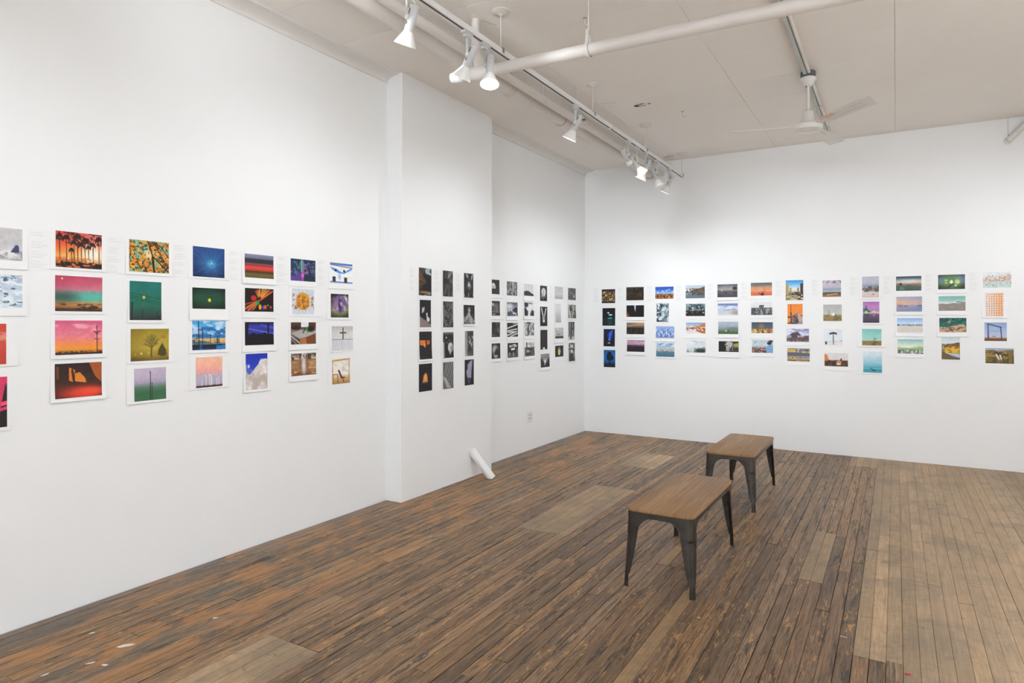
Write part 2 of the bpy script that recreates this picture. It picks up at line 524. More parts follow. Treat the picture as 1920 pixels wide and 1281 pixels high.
def pix(x, y, z):
    d = Vector((x, y, z-1.5)); w = d.dot(_f)
    if w < .3: return None
    return (960+FPX*d.dot(_r2)/w, 595.1-FPX*d.dot(_u2)/w)
def shown(pl):
    x0, x1, a, b = pl[:4]
    ar = 0; n = 12
    for i in range(n):
        ya = a+(b-a)*i/n; yb = a+(b-a)*(i+1)/n
        q = [pix(x0, ya, 0), pix(x1, ya, 0), pix(x1, yb, 0), pix(x0, yb, 0)]
        if any(t is None for t in q): continue
        mx = sum(t[0] for t in q)/4; my = sum(t[1] for t in q)/4
        if not (0 < mx < 1920 and 0 < my < 1281): continue
        s = 0
        for (ax, ay), (bx, by) in zip(q, q[1:]+q[:1]): s += ax*by-bx*ay
        ar += abs(s)/2
    return ar
planks.sort(key=shown, reverse=True)
PROF = [(-.5, -.75), (-.5, -.06), (-.475, 0.0), (.475, 0.0), (.5, -.06), (.5, -.75)]
def plank_geo():
    n = len(PROF)
    vs = [(px, -.5, pz) for px, pz in PROF]+[(px, .5, pz) for px, pz in PROF]
    fs = [(k, k+1, n+k+1, n+k) for k in range(n-1)]
    fs += [tuple(range(n-1, -1, -1)), tuple(range(n, 2*n))]
    return vs, fs
pv, pf = plank_geo()
unit = {m: MB().add(pv, pf).mesh('plank', M[m], False) for m in ('fd', 'fp')}
GAPX, GAPY = .0013, .0012
for (x0, x1, a, b, c, m, dz, rr) in planks[:300]:
    o = bpy.data.objects.new('plank', unit[m]); COL.objects.link(o)
    o.parent = floor
    o.location = ((x0+x1)/2, (a+b)/2, dz)
    o.scale = (x1-x0-2*GAPX*((.5+rr) if m == 'fd' else .35+.3*rr), b-a-2*GAPY, .010)
    o.color = (*c, 1)
for m in ('fd', 'fp'):
    vs = []; fs = []; cols = []
    for (x0, x1, a, b, c, mm, dz, rr) in planks[300:]:
        if mm != m: continue
        base = len(vs)
        for (px, py, pz) in pv:
            vs.append(((x0+x1)/2+px*(x1-x0-2*GAPX), (a+b)/2+py*(b-a-2*GAPY), dz+pz*.010)); cols.append(c)
        fs += [tuple(base+i for i in f) for f in pf]
    if not vs: continue
    me = MB().add(vs, fs).mesh('planks', M[m+'_s'], False)
    at = me.color_attributes.new('Tone', 'FLOAT_COLOR', 'POINT')
    at.data.foreach_set('color', np.array([(*c, 1) for c in cols], dtype=np.float32).ravel())
    o = bpy.data.objects.new('planks', me); COL.objects.link(o); o.parent = floor; o['kind'] = 'stuff'
# ------------------------------------------------------------------ benches
def rounded_rect(hx, hy, r, n=8):
    P = []
    for cx, cy, a0 in ((hx-r, hy-r, 0), (-hx+r, hy-r, 90), (-hx+r, -hy+r, 180), (hx-r, -hy+r, 270)):
        for k in range(n+1):
            a = R(a0+90*k/n); P.append((cx+r*math.cos(a), cy+r*math.sin(a)))
    return P
ZTOP, ZARCH = .4255, .398
def half(z):            # outer half sizes of the frame at height z (legs splay outwards)
    t = 1-z/ZTOP
    return .187+.015*t**1.15, .486+.014*t**1.15
def legw(z, R1):        # leg flange width incl. arch corner
    w = .0285+.038*min(1, max(0, (z-.075)/.24))**.8
    if z < .075: w = .0265+.002*(1-z/.075)
    z0 = ZARCH-R1
    if z > z0:
        q = (z-z0)/R1
        w += R1*.9*(1-math.sqrt(max(0, 1-q*q)))
    return w
def bench_leg(sx, sy):
    zs = [0, .010, .04, .070, .078, .10, .14, .18, .22, .26, .285, .295, .300, .306, .312, .325]
    zs += [.325+(ZARCH-.325)*math.sin(k/9*math.pi/2) for k in range(1, 10)]
    rows_ = []
    th = .0035
    for z in zs:
        hx, hy = half(z)
        rc = .017+.015*min(1, z/.35)
        wx = max(rc+.002, legw(z, .085)); wy = max(rc+.002, legw(z, .060))
        wx = min(wx, hx-.001); wy = min(wy, hy-.001)
        # pressed groove down the corner of the leg
        if .078 <= z <= .300: d = .0060*min(1, (z-.078)/.05+.05)
        elif z < .306 and z > .3: d = .004
        else: d = 0
        pts = [(hx-wx, hy), (hx-(wx+rc)/2, hy)]
        for k in range(7):
            a = R(90-90*k/6)
            dd = d*math.sin(math.pi*k/6)
            pts.append((hx-rc+(rc-dd)*math.cos(a), hy-rc+(rc-dd)*math.sin(a)))
        pts += [(hx, hy-(wy+rc)/2), (hx, hy-wy)]
        inner = []
        for i, (px, py) in enumerate(pts):      # inside face of the sheet metal
            ix = px-(th if px > hx-rc else 0); iy = py-(th if py > hy-rc else 0)
            inner.append((ix, iy))
        rows_.append([(px*sx, py*sy, z) for px, py in pts+inner[::-1]])
    n = len(rows_[0]); vs = [v for r_ in rows_ for v in r_]; fs = []
    for i in range(len(rows_)-1):
        for k in range(n):
            k2 = (k+1) % n
            fs.append((i*n+k, i*n+k2, (i+1)*n+k2, (i+1)*n+k))
    fs.append(tuple(range(n))); fs.append(tuple((len(rows_)-1)*n+k for k in range(n)))
    if sx*sy > 0: fs = [f[::-1] for f in fs]
    return MB().add(vs, fs)
def bead(ax, s):        # rolled edge following the arch on one side; ax 0 = short end, 1 = long side
    zs = [.078, .12, .17, .22, .27, .31]+[.325+(ZARCH-.325)*math.sin(k/9*math.pi/2) for k in range(10)]
    pts = []
    for z in zs:
        hx, hy = half(z)
        if ax == 0: pts.append((hx-legw(z, .085), s*(hy-.001), z))
        else: pts.append((s*(hx-.001), hy-legw(z, .060), z))
    if ax == 0: other = [(-x_, y_, z_) for x_, y_, z_ in pts[::-1]]
    else: other = [(x_, -y_, z_) for x_, y_, z_ in pts[::-1]]
    return MB().tube(pts+other, .0034, 8)
def make_bench():
    root = empty('bench', (0, 0, 0))
    # seat slab with eased edges
    mb = MB(); pr = [(0, -.004, .4255), (0, -.001, .4275), (0, 0, .430), (0, 0, .441), (0, -.002, .4445), (0, -.007, .4465)]
    rings = [rounded_rect(.195+o_, .495+o_, .050+o_, 8) for _, o_, _z in pr]
    n = len(rings[0]); vs = []; fs = []
    for rgi, (_, _, z) in zip(rings, pr): vs += [(x_, y_, z) for x_, y_ in rgi]
    for i in range(len(pr)-1):
        for k in range(n):
            k2 = (k+1) % n; fs.append((i*n+k, i*n+k2, (i+1)*n+k2, (i+1)*n+k))
    fs.append(tuple(range(n-1, -1, -1))); fs.append(tuple((len(pr)-1)*n+k for k in range(n)))
    o = mb.add(vs, fs).build('seat_board', M['seat'], root, True, angle=30)
    o['label'] = 'warm brown wooden seat board with rounded corners'
    # sheet-metal band under the seat
    mb = MB(); n = 36; vs = []; fs = []
    for z in (ZARCH-.001, .410, .4252):
        hx, hy = half(z)
        vs += [(x_, y_, z) for x_, y_ in rounded_rect(hx, hy, .028, 8)]
    for z in (.4252, ZARCH-.001):
        hx, hy = half(z)
        vs += [(x_, y_, z) for x_, y_ in rounded_rect(hx-.004, hy-.004, .024, 8)]
    for i in range(5):
        i2 = (i+1) % 5
        for k in range(n):
            k2 = (k+1) % n; fs.append((i*n+k, i*n+k2, i2*n+k2, i2*n+k))
    mb.add(vs, fs).build('seat_frame', M['gun'], root)
    for sx in (-1, 1):
        for sy in (-1, 1):
            bench_leg(sx, sy).build('leg', M['gun'], root, True, angle=50)
    for ax in (0, 1):
        for s in (-1, 1): bead(ax, s).build('arch_edge', M['gun'], root)
    return root
bench = make_bench()
bench.location = (-1.134, 4.005, 0)
tag(bench, 'nearer wooden-topped bench with dark gunmetal legs', 'bench', 'industrial benches in the gallery')
b2 = copy_tree(bench); b2.location = (-1.153, 5.858, 0)
tag(b2, 'farther wooden-topped metal bench, close to the end wall', 'bench', 'industrial benches in the gallery')

# ------------------------------------------------------------------ lighting track
def rail(name, y0, y1, x, label):
    r_ = empty(name, (x, y0, TZ))
    L = y1-y0
    mb = MB()
    mb.box((-.019, 0, .004), (.019, L, .022)); mb.box((-.019, 0, -.012), (-.0095, L, .004)); mb.box((.0095, 0, -.012), (.019, L, .004))
    mb.build('rail_body', M['white'], r_, False)
    MB().box((-.0093, .002, -.0085), (.0093, L-.012, .0038)).build('conductor_slot', M['slot'], r_, False)
    MB().box((-.020, L-.010, -.013), (.020, L+.010, .023)).build('end_cap', M['white'], r_, False)
    return tag(r_, label, 'track', 'white lighting track lengths')
rail('track_rail', -2.9, 5.58, TX, 'long white lighting track under the ceiling, front length')
rail('track_rail', 5.615, 7.95, TX, 'shorter white lighting track nearest the end wall')
rail('track_rail', -2.6, 7.4, 1.42, 'second white lighting track out of view to the right')

def hanger(x, y, label, rad=.062):
    r_ = empty('track_hanger', (x, y, ZC))
    MB().lathe([(rad, -.0005), (rad, -.006), (rad*.86, -.013), (.016, -.022), (.010, -.030), (.0, -.030)], 28, cap=False).build('canopy', M['pipe'], r_)
    MB().tube([(0, 0, -.028), (0, 0, TZ+.026-ZC)], .0042, 8).build('rod', M['pipe'], r_)
    mb = MB().box((-.021, -.012, TZ+.0222-ZC), (.021, .012, TZ+.027-ZC)).lathe([(.006, TZ+.027-ZC), (.006, TZ+.040-ZC)], 8)
    mb.box((.021, -.010, TZ-.004-ZC), (.024, .010, TZ+.027-ZC))
    mb.build('clip', M['steel'], r_, False)
    return tag(r_, label, 'track hanger', 'rods hanging the lighting track')
hanger(TX, 3.664, 'rod with round canopy above the cross pipe')
hanger(TX, 5.187, 'rod with round canopy left of the ceiling hole')
hanger(TX, 6.56, 'rod with round canopy above the cluster of spotlights')
hanger(TX, 7.90, 'rod with round canopy at the wall end of the track', .066)
hanger(TX, 1.6, 'rod with round canopy out of view above the left')
for yy, w_ in ((-1.0, 'near the windows'), (2.5, 'at mid length'), (5.5, 'near the end wall')): hanger(1.42, yy, 'rod of the right track out of view, '+w_)
# loose wires hanging from the last canopy
r_ = empty('loose_wires', (TX-.085, 7.90, ZC-.02))
for k, (dx, ln, am) in enumerate([(-.07, .25, .012), (-.045, .20, .018), (-.10, .16, .008)]):
    pts = [(dx*.4, 0, .0185)]+[(dx+am*math.sin(i*1.1+k), .01*k, -.02-ln*i/8) for i in range(9)]
    MB().tube(pts, .0022, 6).build('wire', M['pipe'], r_)
MB().tube([(-.14, .0, -.006), (-.01, 0, .012)], .0035, 6).build('wooden_stick', plain('raw_wood_sliver', (.45, .30, .16)), r_)
tag(r_, 'loose white wires hanging beside the last canopy', 'wires')

# ------------------------------------------------------------------ spotlights
def frame_to(d):
    return Vector(d).normalized().to_track_quat('-Z', 'Y').to_matrix().to_4x4()
def spot_head(y, target, label, x=TX, lit=1.0, arm=.115, style='cone', group='track spotlights', size=140, arm_off=(0, 0)):
    r_ = empty('track_spotlight', (x, y, TZ-.014))
    mb = MB().box((-.016, -.045, -.016), (.016, .045, -.0005)).box((-.013, -.022, -.034), (.013, .022, -.015))
    mb.build('adapter', M['greyw'], r_, False)
    piv = Vector((arm_off[0], arm_off[1], -arm-.02))
    d = Vector(target)-(Vector((x, y, TZ-.014))+piv); d.normalize()
    side = d.cross(Vector((0, 0, 1))); side = side.normalized() if side.length > .05 else Vector((0, 1, 0))
    if side.y > 0: side = -side            # arm stays on the side towards the room's front
    ctr = piv                               # arm hangs straight, lamp body beside it
    bodyc = piv-side*.034
    MT = Matrix.Translation(bodyc) @ frame_to(d)
    mb = MB()
    a0 = Vector((0, 0, -.034)); a1 = Vector((piv.x, piv.y, piv.z))
    q = Matrix.Translation((a0+a1)/2) @ (a1-a0).normalized().to_track_quat('Z', 'X').to_matrix().to_4x4()
    L = (a1-a0).length/2+.008
    ang = math.atan2(side.y, side.x)
    mb.box((-.0018, -.008, -L), (.0018, .008, L), 0, Matrix.Translation((a0+a1)/2) @ Matrix.Rotation(ang, 4, 'Z'))
    mb.build('arm', M['greyw'], r_, False)
    # cylinder body (lamp axis is local -Z)
    body = MB().lathe([(.0, .072), (.017, .072), (.0245, .068), (.0255, .060), (.0255, -.066), (.0235, -.070), (.0, -.070)], 24, 0, MT, cap=False)
    body.build('lamp_body', M['greyw'], r_)
    # slots above and below the knob, on the arm side
    ls = (MT.to_3x3().inverted() @ side).normalized()
    a = math.atan2(ls.y, ls.x)
    for z0, z1 in ((.022, .048), (-.036, -.018)):
        MB().box((.0250, -.0026, z0), (.0262, .0026, z1), 0, MT @ Matrix.Rotation(a, 4, 'Z')).build('slot', M['black'], r_, False)
    KM = Matrix.Translation(bodyc+side*.025) @ side.to_track_quat('Z', 'Y').to_matrix().to_4x4()
    MB().lathe([(.0, 0), (.013, 0), (.014, .006), (.011, .014), (.0, .015)], 16, 0, KM, cap=False).build('knob', M['pipe'], r_)
    # conical shade with real wall thickness
    if style == 'cone':
        MB().lathe([(.0240, -.064), (.0275, -.071), (.0300, -.078), (.0605, -.137), (.0615, -.142), (.0600, -.142), (.0285, -.080), (.0240, -.072)], 32, 0, MT, cap=False).build('shade', M['shade'], r_)
        bz, br, bl = -.128, .047, .05
    else:
        MB().lathe([(.0255, -.060), (.0320, -.072), (.0330, -.098), (.0318, -.098), (.0305, -.076)], 32, 0, MT, cap=False).build('shade', M['shade'], r_)
        bz, br, bl = -.090, .028, .02
    if lit > 0:
        MB().lathe([(.0, bz-.003), (br*.6, bz-.0022), (br, bz+.004), (br*.86, bz+.018), (.020, bz+bl), (.0, bz+bl)], 28, 0, MT, cap=False).build('bulb', M['bulb'], r_)
        ld = bpy.data.lights.new('spot_beam', 'SPOT'); ld.energy = SPOT_W*lit; ld.color = SPOT_COL
        ld.spot_size = R(size); ld.spot_blend = 1.0; ld.shadow_soft_size = .045
        lo = bpy.data.objects.new('spot_beam', ld); COL.objects.link(lo); lo.parent = r_
        lo.matrix_local = MT @ Matrix.Translation((0, 0, -.150))
    # lamp cord looping from body to adapter
    back = MT @ Vector((0, 0, .072))
    e = Vector((.004, .016, -.034))
    mid = (back+e)/2+Vector((0, .03, .018))
    pts = []
    for k in range(11):
        t_ = k/10
        pts.append(tuple(back*(1-t_)**2+mid*2*t_*(1-t_)+e*t_*t_))
    MB().tube(pts, .0022, 6).build('cord', M['pipe'], r_)
    return tag(r_, label, 'spotlight', group)
XW = XL
spot_head(2.70, (XW, 3.10, .30), 'white spotlight nearest the viewer, cut by the top of the picture', lit=.24)
spot_head(3.27, (XW, 3.37, .75), 'white cone spotlight turned to the colour prints, beside the glaring one', lit=.36)
spot_head(3.47, (-1.85, 2.7, .0), 'spotlight whose glaring round bulb faces the viewer', lit=.35, size=100)
spot_head(4.83, (XW, 4.75, .45), 'lone white cone spotlight with a sliver of lit bulb', lit=.50)
spot_head(6.05, (-1.50, YF, .75), 'short-necked spotlight aimed at the end wall, first of the far cluster', style='short', lit=.30, size=125)
spot_head(6.30, (-.90, YF, .75), 'spotlight with glowing white shade in the middle of the far cluster', lit=.38, arm=.125, size=125)
spot_head(6.56, (XW, 6.55, .45), 'brightly lit cone spotlight of the far cluster, turned to the left', lit=.52, size=130)
spot_head(6.94, (-1.45, 7.95, .1), 'white cone spotlight of the far cluster, turned to the right', lit=.42, size=125)
spot_head(7.38, (XW, 7.40, .45), 'last white cone spotlight before the end wall', lit=.42, size=130)
# unseen heads on both tracks, most of them added to even out the light
OUT = [(1.85, XW, 1.7, .5, .17, 'second'), (2.15, -3.35, 2.75, ZC, .22, 'ceiling washer, first'), (.95, XW, .8, .5, .38, 'third'), (1.5, -2.2, YF, 2.2, 4.5, 'narrow one, odd'), (-.4, XW, -.8, .75, .5, 'fourth'), (-2.2, XW, -2.6, .75, .5, 'fifth')]
for k, (yy, tx, ty, tz, li, nth) in enumerate(OUT):
    spot_head(yy, (tx, ty, tz), 'white spotlight on the left track, out of view, %s towards the windows' % nth, lit=li, size=48 if 'narrow' in nth else 140, group='track spotlights out of view')
for k, (yy, tx, ty, tz, li, nth) in enumerate([(6.6, 1.05, YF, .7, .38, 'nearest the end wall'), (5.9, .2, YF, .7, .75, 'second from the end wall'), (4.7, XR, 4.5, 1.1, 3.9, 'added fill, third from the end wall'), (3.1, XR, 2.9, 1.1, 3.9, 'added fill, fourth from the end wall'), (5.2, .55, 5.0, 0, .6, 'pointing down to the pale floor'), (1.5, XR, 1.3, 1.1, 3.9, 'added fill, third from the windows'), (-.1, XR, -.3, 1.1, 3.9, 'added fill, second from the windows'), (-1.7, XR, -1.9, 1.1, 3.9, 'added fill, nearest the windows')]):
    spot_head(yy, (tx, ty, tz), 'white spotlight on the right track, out of view, '+nth, x=1.42, lit=li, group='track spotlights out of view')

# ------------------------------------------------------------------ pipes under the ceiling
def clamp_ring(mb, x, y, z, r, w=.012, t=.006):
    mb.lathe([(r-.002, -w/2), (r+t*.4, -w/2), (r+t*.4, w/2), (r-.002, w/2)], 28, 0, Matrix.Translation((x, y, z)) @ Matrix.Rotation(R(90), 4, 'X'), cap=False)
P1 = (-2.75, 3.43, .066)
r_ = empty('large_pipe', (P1[0], 0, P1[1]))
joints = [YB, 2.62, 4.06, 4.55, 5.55, YF]
for k, (a, b) in enumerate(zip(joints, joints[1:])):
    rr = P1[2] if k % 2 == 0 else P1[2]-.0045
    MB().tube([(0, a+.001, 0), (0, b-.001, 0)], rr, 36).build('pipe_length', M['pipe'], r_)
for yy in joints[1:-1]:
    mb = MB().lathe([(P1[2]-.006, -.003), (P1[2]-.0005, -.003), (P1[2]-.0005, .003), (P1[2]-.006, .003)], 32, 0, Matrix.Translation((0, yy, 0)) @ Matrix.Rotation(R(90), 4, 'X'), cap=False)
    mb.build('joint', M['steel'], r_)
for yy in (1.5, 4.62, 7.2):
    mb = MB(); clamp_ring(mb, 0, yy, 0, P1[2], .02); mb.tube([(0, yy, P1[2]), (0, yy, ZC-P1[1]-.001)], .004, 8)
    mb.build('strap', M['pipe'], r_)
MB().lathe([(P1[2]+.004, -.020), (P1[2]+.020, -.018), (P1[2]+.020, -.002), (P1[2]+.001, -.001)], 32, 0, Matrix.Translation((0, YF, 0)) @ Matrix.Rotation(R(-90), 4, 'X'), cap=False).build('wall_collar', M['pipe'], r_)
tag(r_, 'thick white pipe with dark joints running beside the track', 'pipe')
P2 = (-2.596, 3.40, .033)
r_ = empty('slim_pipe', (P2[0], 0, P2[1]))
MB().tube([(0, YB+.001, 0), (0, 5.72, 0)], P2[2], 28).build('pipe_length', M['pipe'], r_)
MB().tube([(0, 5.72, 0), (0, YF-.001, 0)], P2[2]*.86, 28).build('pipe_length', M['pipe'], r_)
for a, b, rr in ((5.66, 5.73, .039), (5.58, 5.60, .038), (2.78, 2.83, .038)):
    mb = MB().lathe([(P2[2]-.004, 0), (rr, 0), (rr, b-a), (P2[2]-.006, b-a)], 28, 0, Matrix.Translation((0, b, 0)) @ Matrix.Rotation(R(90), 4, 'X'), cap=False)
    mb.build('coupling', M['pipe'], r_)
for yy in (2.2, 4.9, 7.0):
    mb = MB(); clamp_ring(mb, 0, yy, 0, P2[2], .018); mb.tube([(0, yy, P2[2]), (0, yy, ZC-P2[1]-.001)], .004, 8); mb.build('strap', M['pipe'], r_)
tag(r_, 'slimmer white pipe between the thick pipe and the track', 'pipe')
# small sprinkler head under the slim pipe
r_ = empty('sprinkler_head', (P2[0]+.055, 5.60, P2[1]+.03))
MB().tube([(-.03, 0, -.005), (0, 0, -.005), (.012, 0, -.02)], .007, 10).build('neck', M['pipe'], r_)
MB().lathe([(.0, -.030), (.017, -.031), (.018, -.027), (.006, -.022), (.006, -.012), (.0, -.010)], 14, 0, Matrix.Translation((.012, 0, 0)), cap=False).build('deflector', M['fanbox'], r_)
tag(r_, 'tiny dark sprinkler tip beside the slim pipe', 'sprinkler')

# cross pipe with tee, tapered plug and clevis hanger
CY, CR = 3.68, .0385
def cz(x): return 3.178-.019*(x+1.6)
r_ = empty('cross_pipe', (0, CY, 0))
MB().tube([(-2.36, 0, cz(-2.36)), (XR-.001, 0, cz(XR))], CR, 32).build('pipe_length', M['pipe'], r_)
MB().tube([(-2.50, 0, cz(-2.5)), (-2.345, 0, cz(-2.345))], [CR+.009, CR+.009], 32).build('tee_fitting', M['pipe'], r_)
MB().tube([(-2.44, 0, cz(-2.44)+.02), (-2.445, 0, cz(-2.44)+.075), (-2.455, .0, 3.300), (-2.47, 0, 3.345), (-2.475, 0, 3.40), (-2.475, 0, ZC-.0005)], [.040, .040, .034, .030, .028, .028], 24).build('riser', M['pipe'], r_)
pl = MB().tube([(-2.50, 0, cz(-2.5)), (-2.515, 0, cz(-2.5)), (-2.585, 0, cz(-2.58)), (-2.588, 0, cz(-2.58)), (-2.640, 0, cz(-2.64)), (-2.643, 0, cz(-2.64)), (-2.668, 0, cz(-2.668))],
               [.020, .024, .034, .040, .040, .036, .034], 28).build('end_plug', M['white'], r_)
mb = MB()
hx = -1.634; hz = cz(hx)
prof = []
for k in range(21):
    a = R(135+270*k/20); prof.append((math.cos(a)*(CR+.004), math.sin(a)*(CR+.004)))
strap = [( -.016, .118)]+[(p[0], p[1]) for p in prof]+[(.016, .118)]
vs = []; fs = []
for (py_, pz_) in strap:
    l_ = math.hypot(py_, pz_); ny, nz = py_/l_, pz_/l_
    for w_ in (-.011, .011):
        vs += [(hx+w_, py_, hz+pz_), (hx+w_, py_+ny*.004, hz+pz_+nz*.004)]
for i in range(len(strap)-1):
    b = i*4
    for k1, k2 in ((0, 1), (1, 3), (3, 2), (2, 0)):
        fs.append((b+k1, b+k2, b+4+k2, b+4+k1))
fs += [(0, 2, 3, 1), tuple((len(strap)-1)*4+k for k in (0, 1, 3, 2))]
mb.add(vs, fs)
mb.box((hx-.013, -.022, hz+.112), (hx+.013, .022, hz+.120))
mb.lathe([(.010, hz+.104), (.010, hz+.132)], 8, 0, Matrix.Translation((hx, 0, 0)))
cl = mb.build('clevis', M['pipe'], r_)
MB().tube([(hx, 0, hz+.11), (hx, 0, ZC-.0005)], .0048, 8).build('hanger_rod', M['pipe'], r_)
tag(r_, 'white pipe crossing under the ceiling from the track to the right', 'pipe')

# thin drop cable, ceiling hooks, hole
o = MB().tube([(0, 0, 0), (.006, .0, -.10), (.012, -.02, -.262)], .0022, 6).build('drop_cable', M['pipe'], None, loc=(-2.377, 5.105, ZC-.0005))
tag(o, 'thin cable dropping from the ceiling to the track', 'cable')
def hook(x, y, label):
    pts = [(0, 0, 0), (0, 0, -.035)]+[(.018-.018*math.cos(R(a)), 0, -.035-.018*math.sin(R(a))) for a in range(0, 200, 20)]
    r_ = empty('ceiling_hook', (x, y, ZC-.0005))
    MB().lathe([(.012, 0), (.011, -.004), (.0, -.005)], 12, cap=False).build('base_plate', M['steel'], r_)
    MB().tube(pts, .0032, 8).build('hook_wire', M['pipe'], r_)
    tag(r_, label, 'hook', 'open hooks in the ceiling')
hook(-1.815, 4.03, 'white ceiling hook just left of the cross pipe hanger')
hook(-1.80, 6.32, 'white ceiling hook between the hole and the fan')
rg2 = random.Random(3)
def blob(rx, ry, n=16, j=.35):
    return [(rx*math.cos(2*math.pi*k/n)*(1+rg2.uniform(-j, j)), ry*math.sin(2*math.pi*k/n)*(1+rg2.uniform(-j, j))) for k in range(n)]
r_ = empty('ceiling_hole', (-2.09, 5.93, ZC-.0022))
MB().prism(blob(.062, .030, 18), -.0008, .0006).build('hole', M['black'], r_, False)
MB().prism([(x_+.085, y_) for x_, y_ in blob(.014, .010, 10)], -.0008, .0006).build('chip', M['fanbox'], r_, False)
MB().prism([(x_*1.0+.02, y_-.012) for x_, y_ in blob(.045, .018, 14)], -.004, -.001).build('peeling_flake', M['ceiling'], r_, False)
tag(r_, 'ragged black hole with peeling paint in the ceiling', 'hole')
for (x_, y_, a, ln, lb) in ((-2.43, 3.74, 62, .17, 'long paint crack beside the first canopy'), (-2.33, 5.72, 12, .14, 'faint brown paint crack left of the hole')):
    mb = MB()
    for k in range(7):
        t0 = -ln/2+ln*k/7+rg2.uniform(0, .008); t1 = t0+ln/7*.72; dy = rg2.uniform(-.005, .005); w_ = rg2.uniform(.0012, .003)
        mb.prism([(t0, dy-w_), (t1, dy-w_*.4), (t1, dy+w_*.5), (t0, dy+w_)], -.0004, .0006)
    o = mb.build('paint_crack', plain('cracked_paint_edge', (.42, .33, .24)), None, False, (x_, y_, ZC-.0018)); o.rotation_euler = (0, 0, R(a))
    tag(o, lb, 'crack')

# ------------------------------------------------------------------ conduit and ceiling fan
FX, FY = -.622, 5.84
r_ = empty('conduit', (FX, 0, ZC))
MB().box((-.030, YB+.001, -.034), (-.004, 7.88, -.0021)).build('channel', M['conduit'], r_, False)
MB().tube([(.011, YB+.001, -.0175), (.011, 7.92, -.0175)], .0135, 16).build('white_tube', M['pipe'], r_)
for yy in (1.0, 2.6, 4.47, 6.72, 7.45):
    MB().box((-.044, yy-.011, -.038), (.030, yy+.011, -.0342)).lathe([(.005, -.042), (.005, -.0335)], 8, 0, Matrix.Translation((-.038, yy, 0))).build('strap', M['conduit'], r_, False)
tag(r_, 'grey-green conduit and white tube along the ceiling past the fan', 'conduit')

fan = empty('ceiling_fan', (FX, FY, ZC))
# box and canopy sit under the conduit
mb = MB()
mb.lathe([(.056, -.002), (.058, -.004), (.058, -.052), (.0, -.052)], 24, cap=False)
mb.build('junction_box', M['fanbox'], fan)
for dx, dz in ((.034, -.058), (.055, -.052), (-.012, -.125)):
    MB().lathe([(.004, dz-.006), (.004, dz+.006)], 8, 0, Matrix.Translation((dx, -.045 if dz > -.1 else -.02, 0))).build('screw', M['fanbox'], fan)
MB().lathe([(.060, -.050), (.064, -.056), (.061, -.066), (.034, -.104), (.030, -.118), (.022, -.122), (.0, -.122)], 32, cap=False).build('canopy', M['fan'], fan)
MB().tube([(0, 0, -.12), (0, 0, -.335)], .0115, 16).build('down_rod', M['fan'], fan)
MB().lathe([(.0, -.326), (.034, -.326), (.041, -.332), (.050, -.410), (.052, -.424), (.0, -.424)], 32, cap=False).build('motor_cap', M['fan'], fan)
MB().lathe([(.0, -.424), (.066, -.424), (.066, -.432), (.0, -.432)], 32, cap=False).build('dark_disc', M['fanbox'], fan)  # dark grey disc between motor cap and housing
MB().lathe([(.0, -.431), (.085, -.431), (.107, -.440), (.112, -.452), (.112, -.468), (.104, -.482), (.078, -.488), (.074, -.482), (.0, -.482)], 40, cap=False).build('motor_housing', M['fan'], fan)
for k, ang in enumerate((-45, 75, 195)):
    # pressed steel blade, pitched, with a raised rib and an angled tip
    w0, w1 = .048, .066
    zb = -.452
    pitch = R(-13)
    out = [(.165, -w0), (.60, -w1), (.70, -w1*.72), (.655, w1), (.165, w0)]
    Mx = Matrix.Rotation(R(ang), 4, 'Z') @ Matrix.Translation((0, 0, zb)) @ Matrix.Rotation(pitch, 4, 'X')
    b = MB().prism(out, -.0016, .0016)
    bo = b.build('blade', M['blade'], fan, False)
    bo.matrix_local = Mx
    bo.color = (1 if k == 0 else 0, 0, 0, 1)
    rb = MB()
    for s_ in (-.016, .016):
        rb.tube([(.20, s_, -.0026), (.60, s_*1.3, -.0026)], .0028, 6)
    rb.build('rib', M['blade'], bo)
    br = MB().prism([(.095, -.020), (.20, -.032), (.225, 0), (.20, .032), (.095, .020)], .0018, .0048)
    for px_, py_ in ((.185, -.015), (.185, .015), (.125, 0)): br.lathe([(.005, -.006), (.005, .006)], 8, 0, Matrix.Translation((px_, py_, 0)))
    bo2 = br.build('blade_bracket', M['fan'], fan, False); bo2.matrix_local = Mx
tag(fan, 'cream three-blade ceiling fan with a long down rod', 'ceiling fan')

# ------------------------------------------------------------------ smaller things on walls and floor
# outlet
r_ = empty('wall_outlet', (XL, 6.636, .387))
bx = []
MB().add([(.0005, -.056, -.064), (.0005, .056, -.064), (.0005, .056, .064), (.0005, -.056, .064), (.006, -.052, -.060), (.006, .052, -.060), (.006, .052, .060), (.006, -.052, .060)],
         [(4, 5, 6, 7), (0, 1, 5, 4), (1, 2, 6, 5), (2, 3, 7, 6), (3, 0, 4, 7)]).build('cover_plate', M['outlet'], r_, False)
for yy in (-.024, .024):
    for zz in (-.021, .021):
        f_ = MB().prism(rounded_rect(.016, .0135, .009, 4), 0, .0015).build('socket', M['outlet_face'], r_, False)
        f_.matrix_local = Matrix.Translation((.0058, yy, zz)) @ Matrix.Rotation(R(90), 4, 'Y') @ Matrix.Rotation(R(90), 4, 'Z')
        s_ = MB().box((-.006, -.004, .0014), (-.0045, .005, .0021)).box((.0045, -.004, .0014), (.006, .004, .0021))
        s_.build('slots', M['fanbox'], f_, False)
tag(r_, 'white double electrical outlet low on the wall', 'outlet')

# slanting stub of pipe coming out of the chimney breast into the floor
r_ = empty('stub_pipe', (-3.36, 5.235, 0))
MB().tube([(.030, .022, -.006), (-.158, -.055, .262)], .040, 28).build('pipe_length', M['white'], r_)
tag(r_, 'white slanting pipe stub between chimney breast and floor', 'pipe')

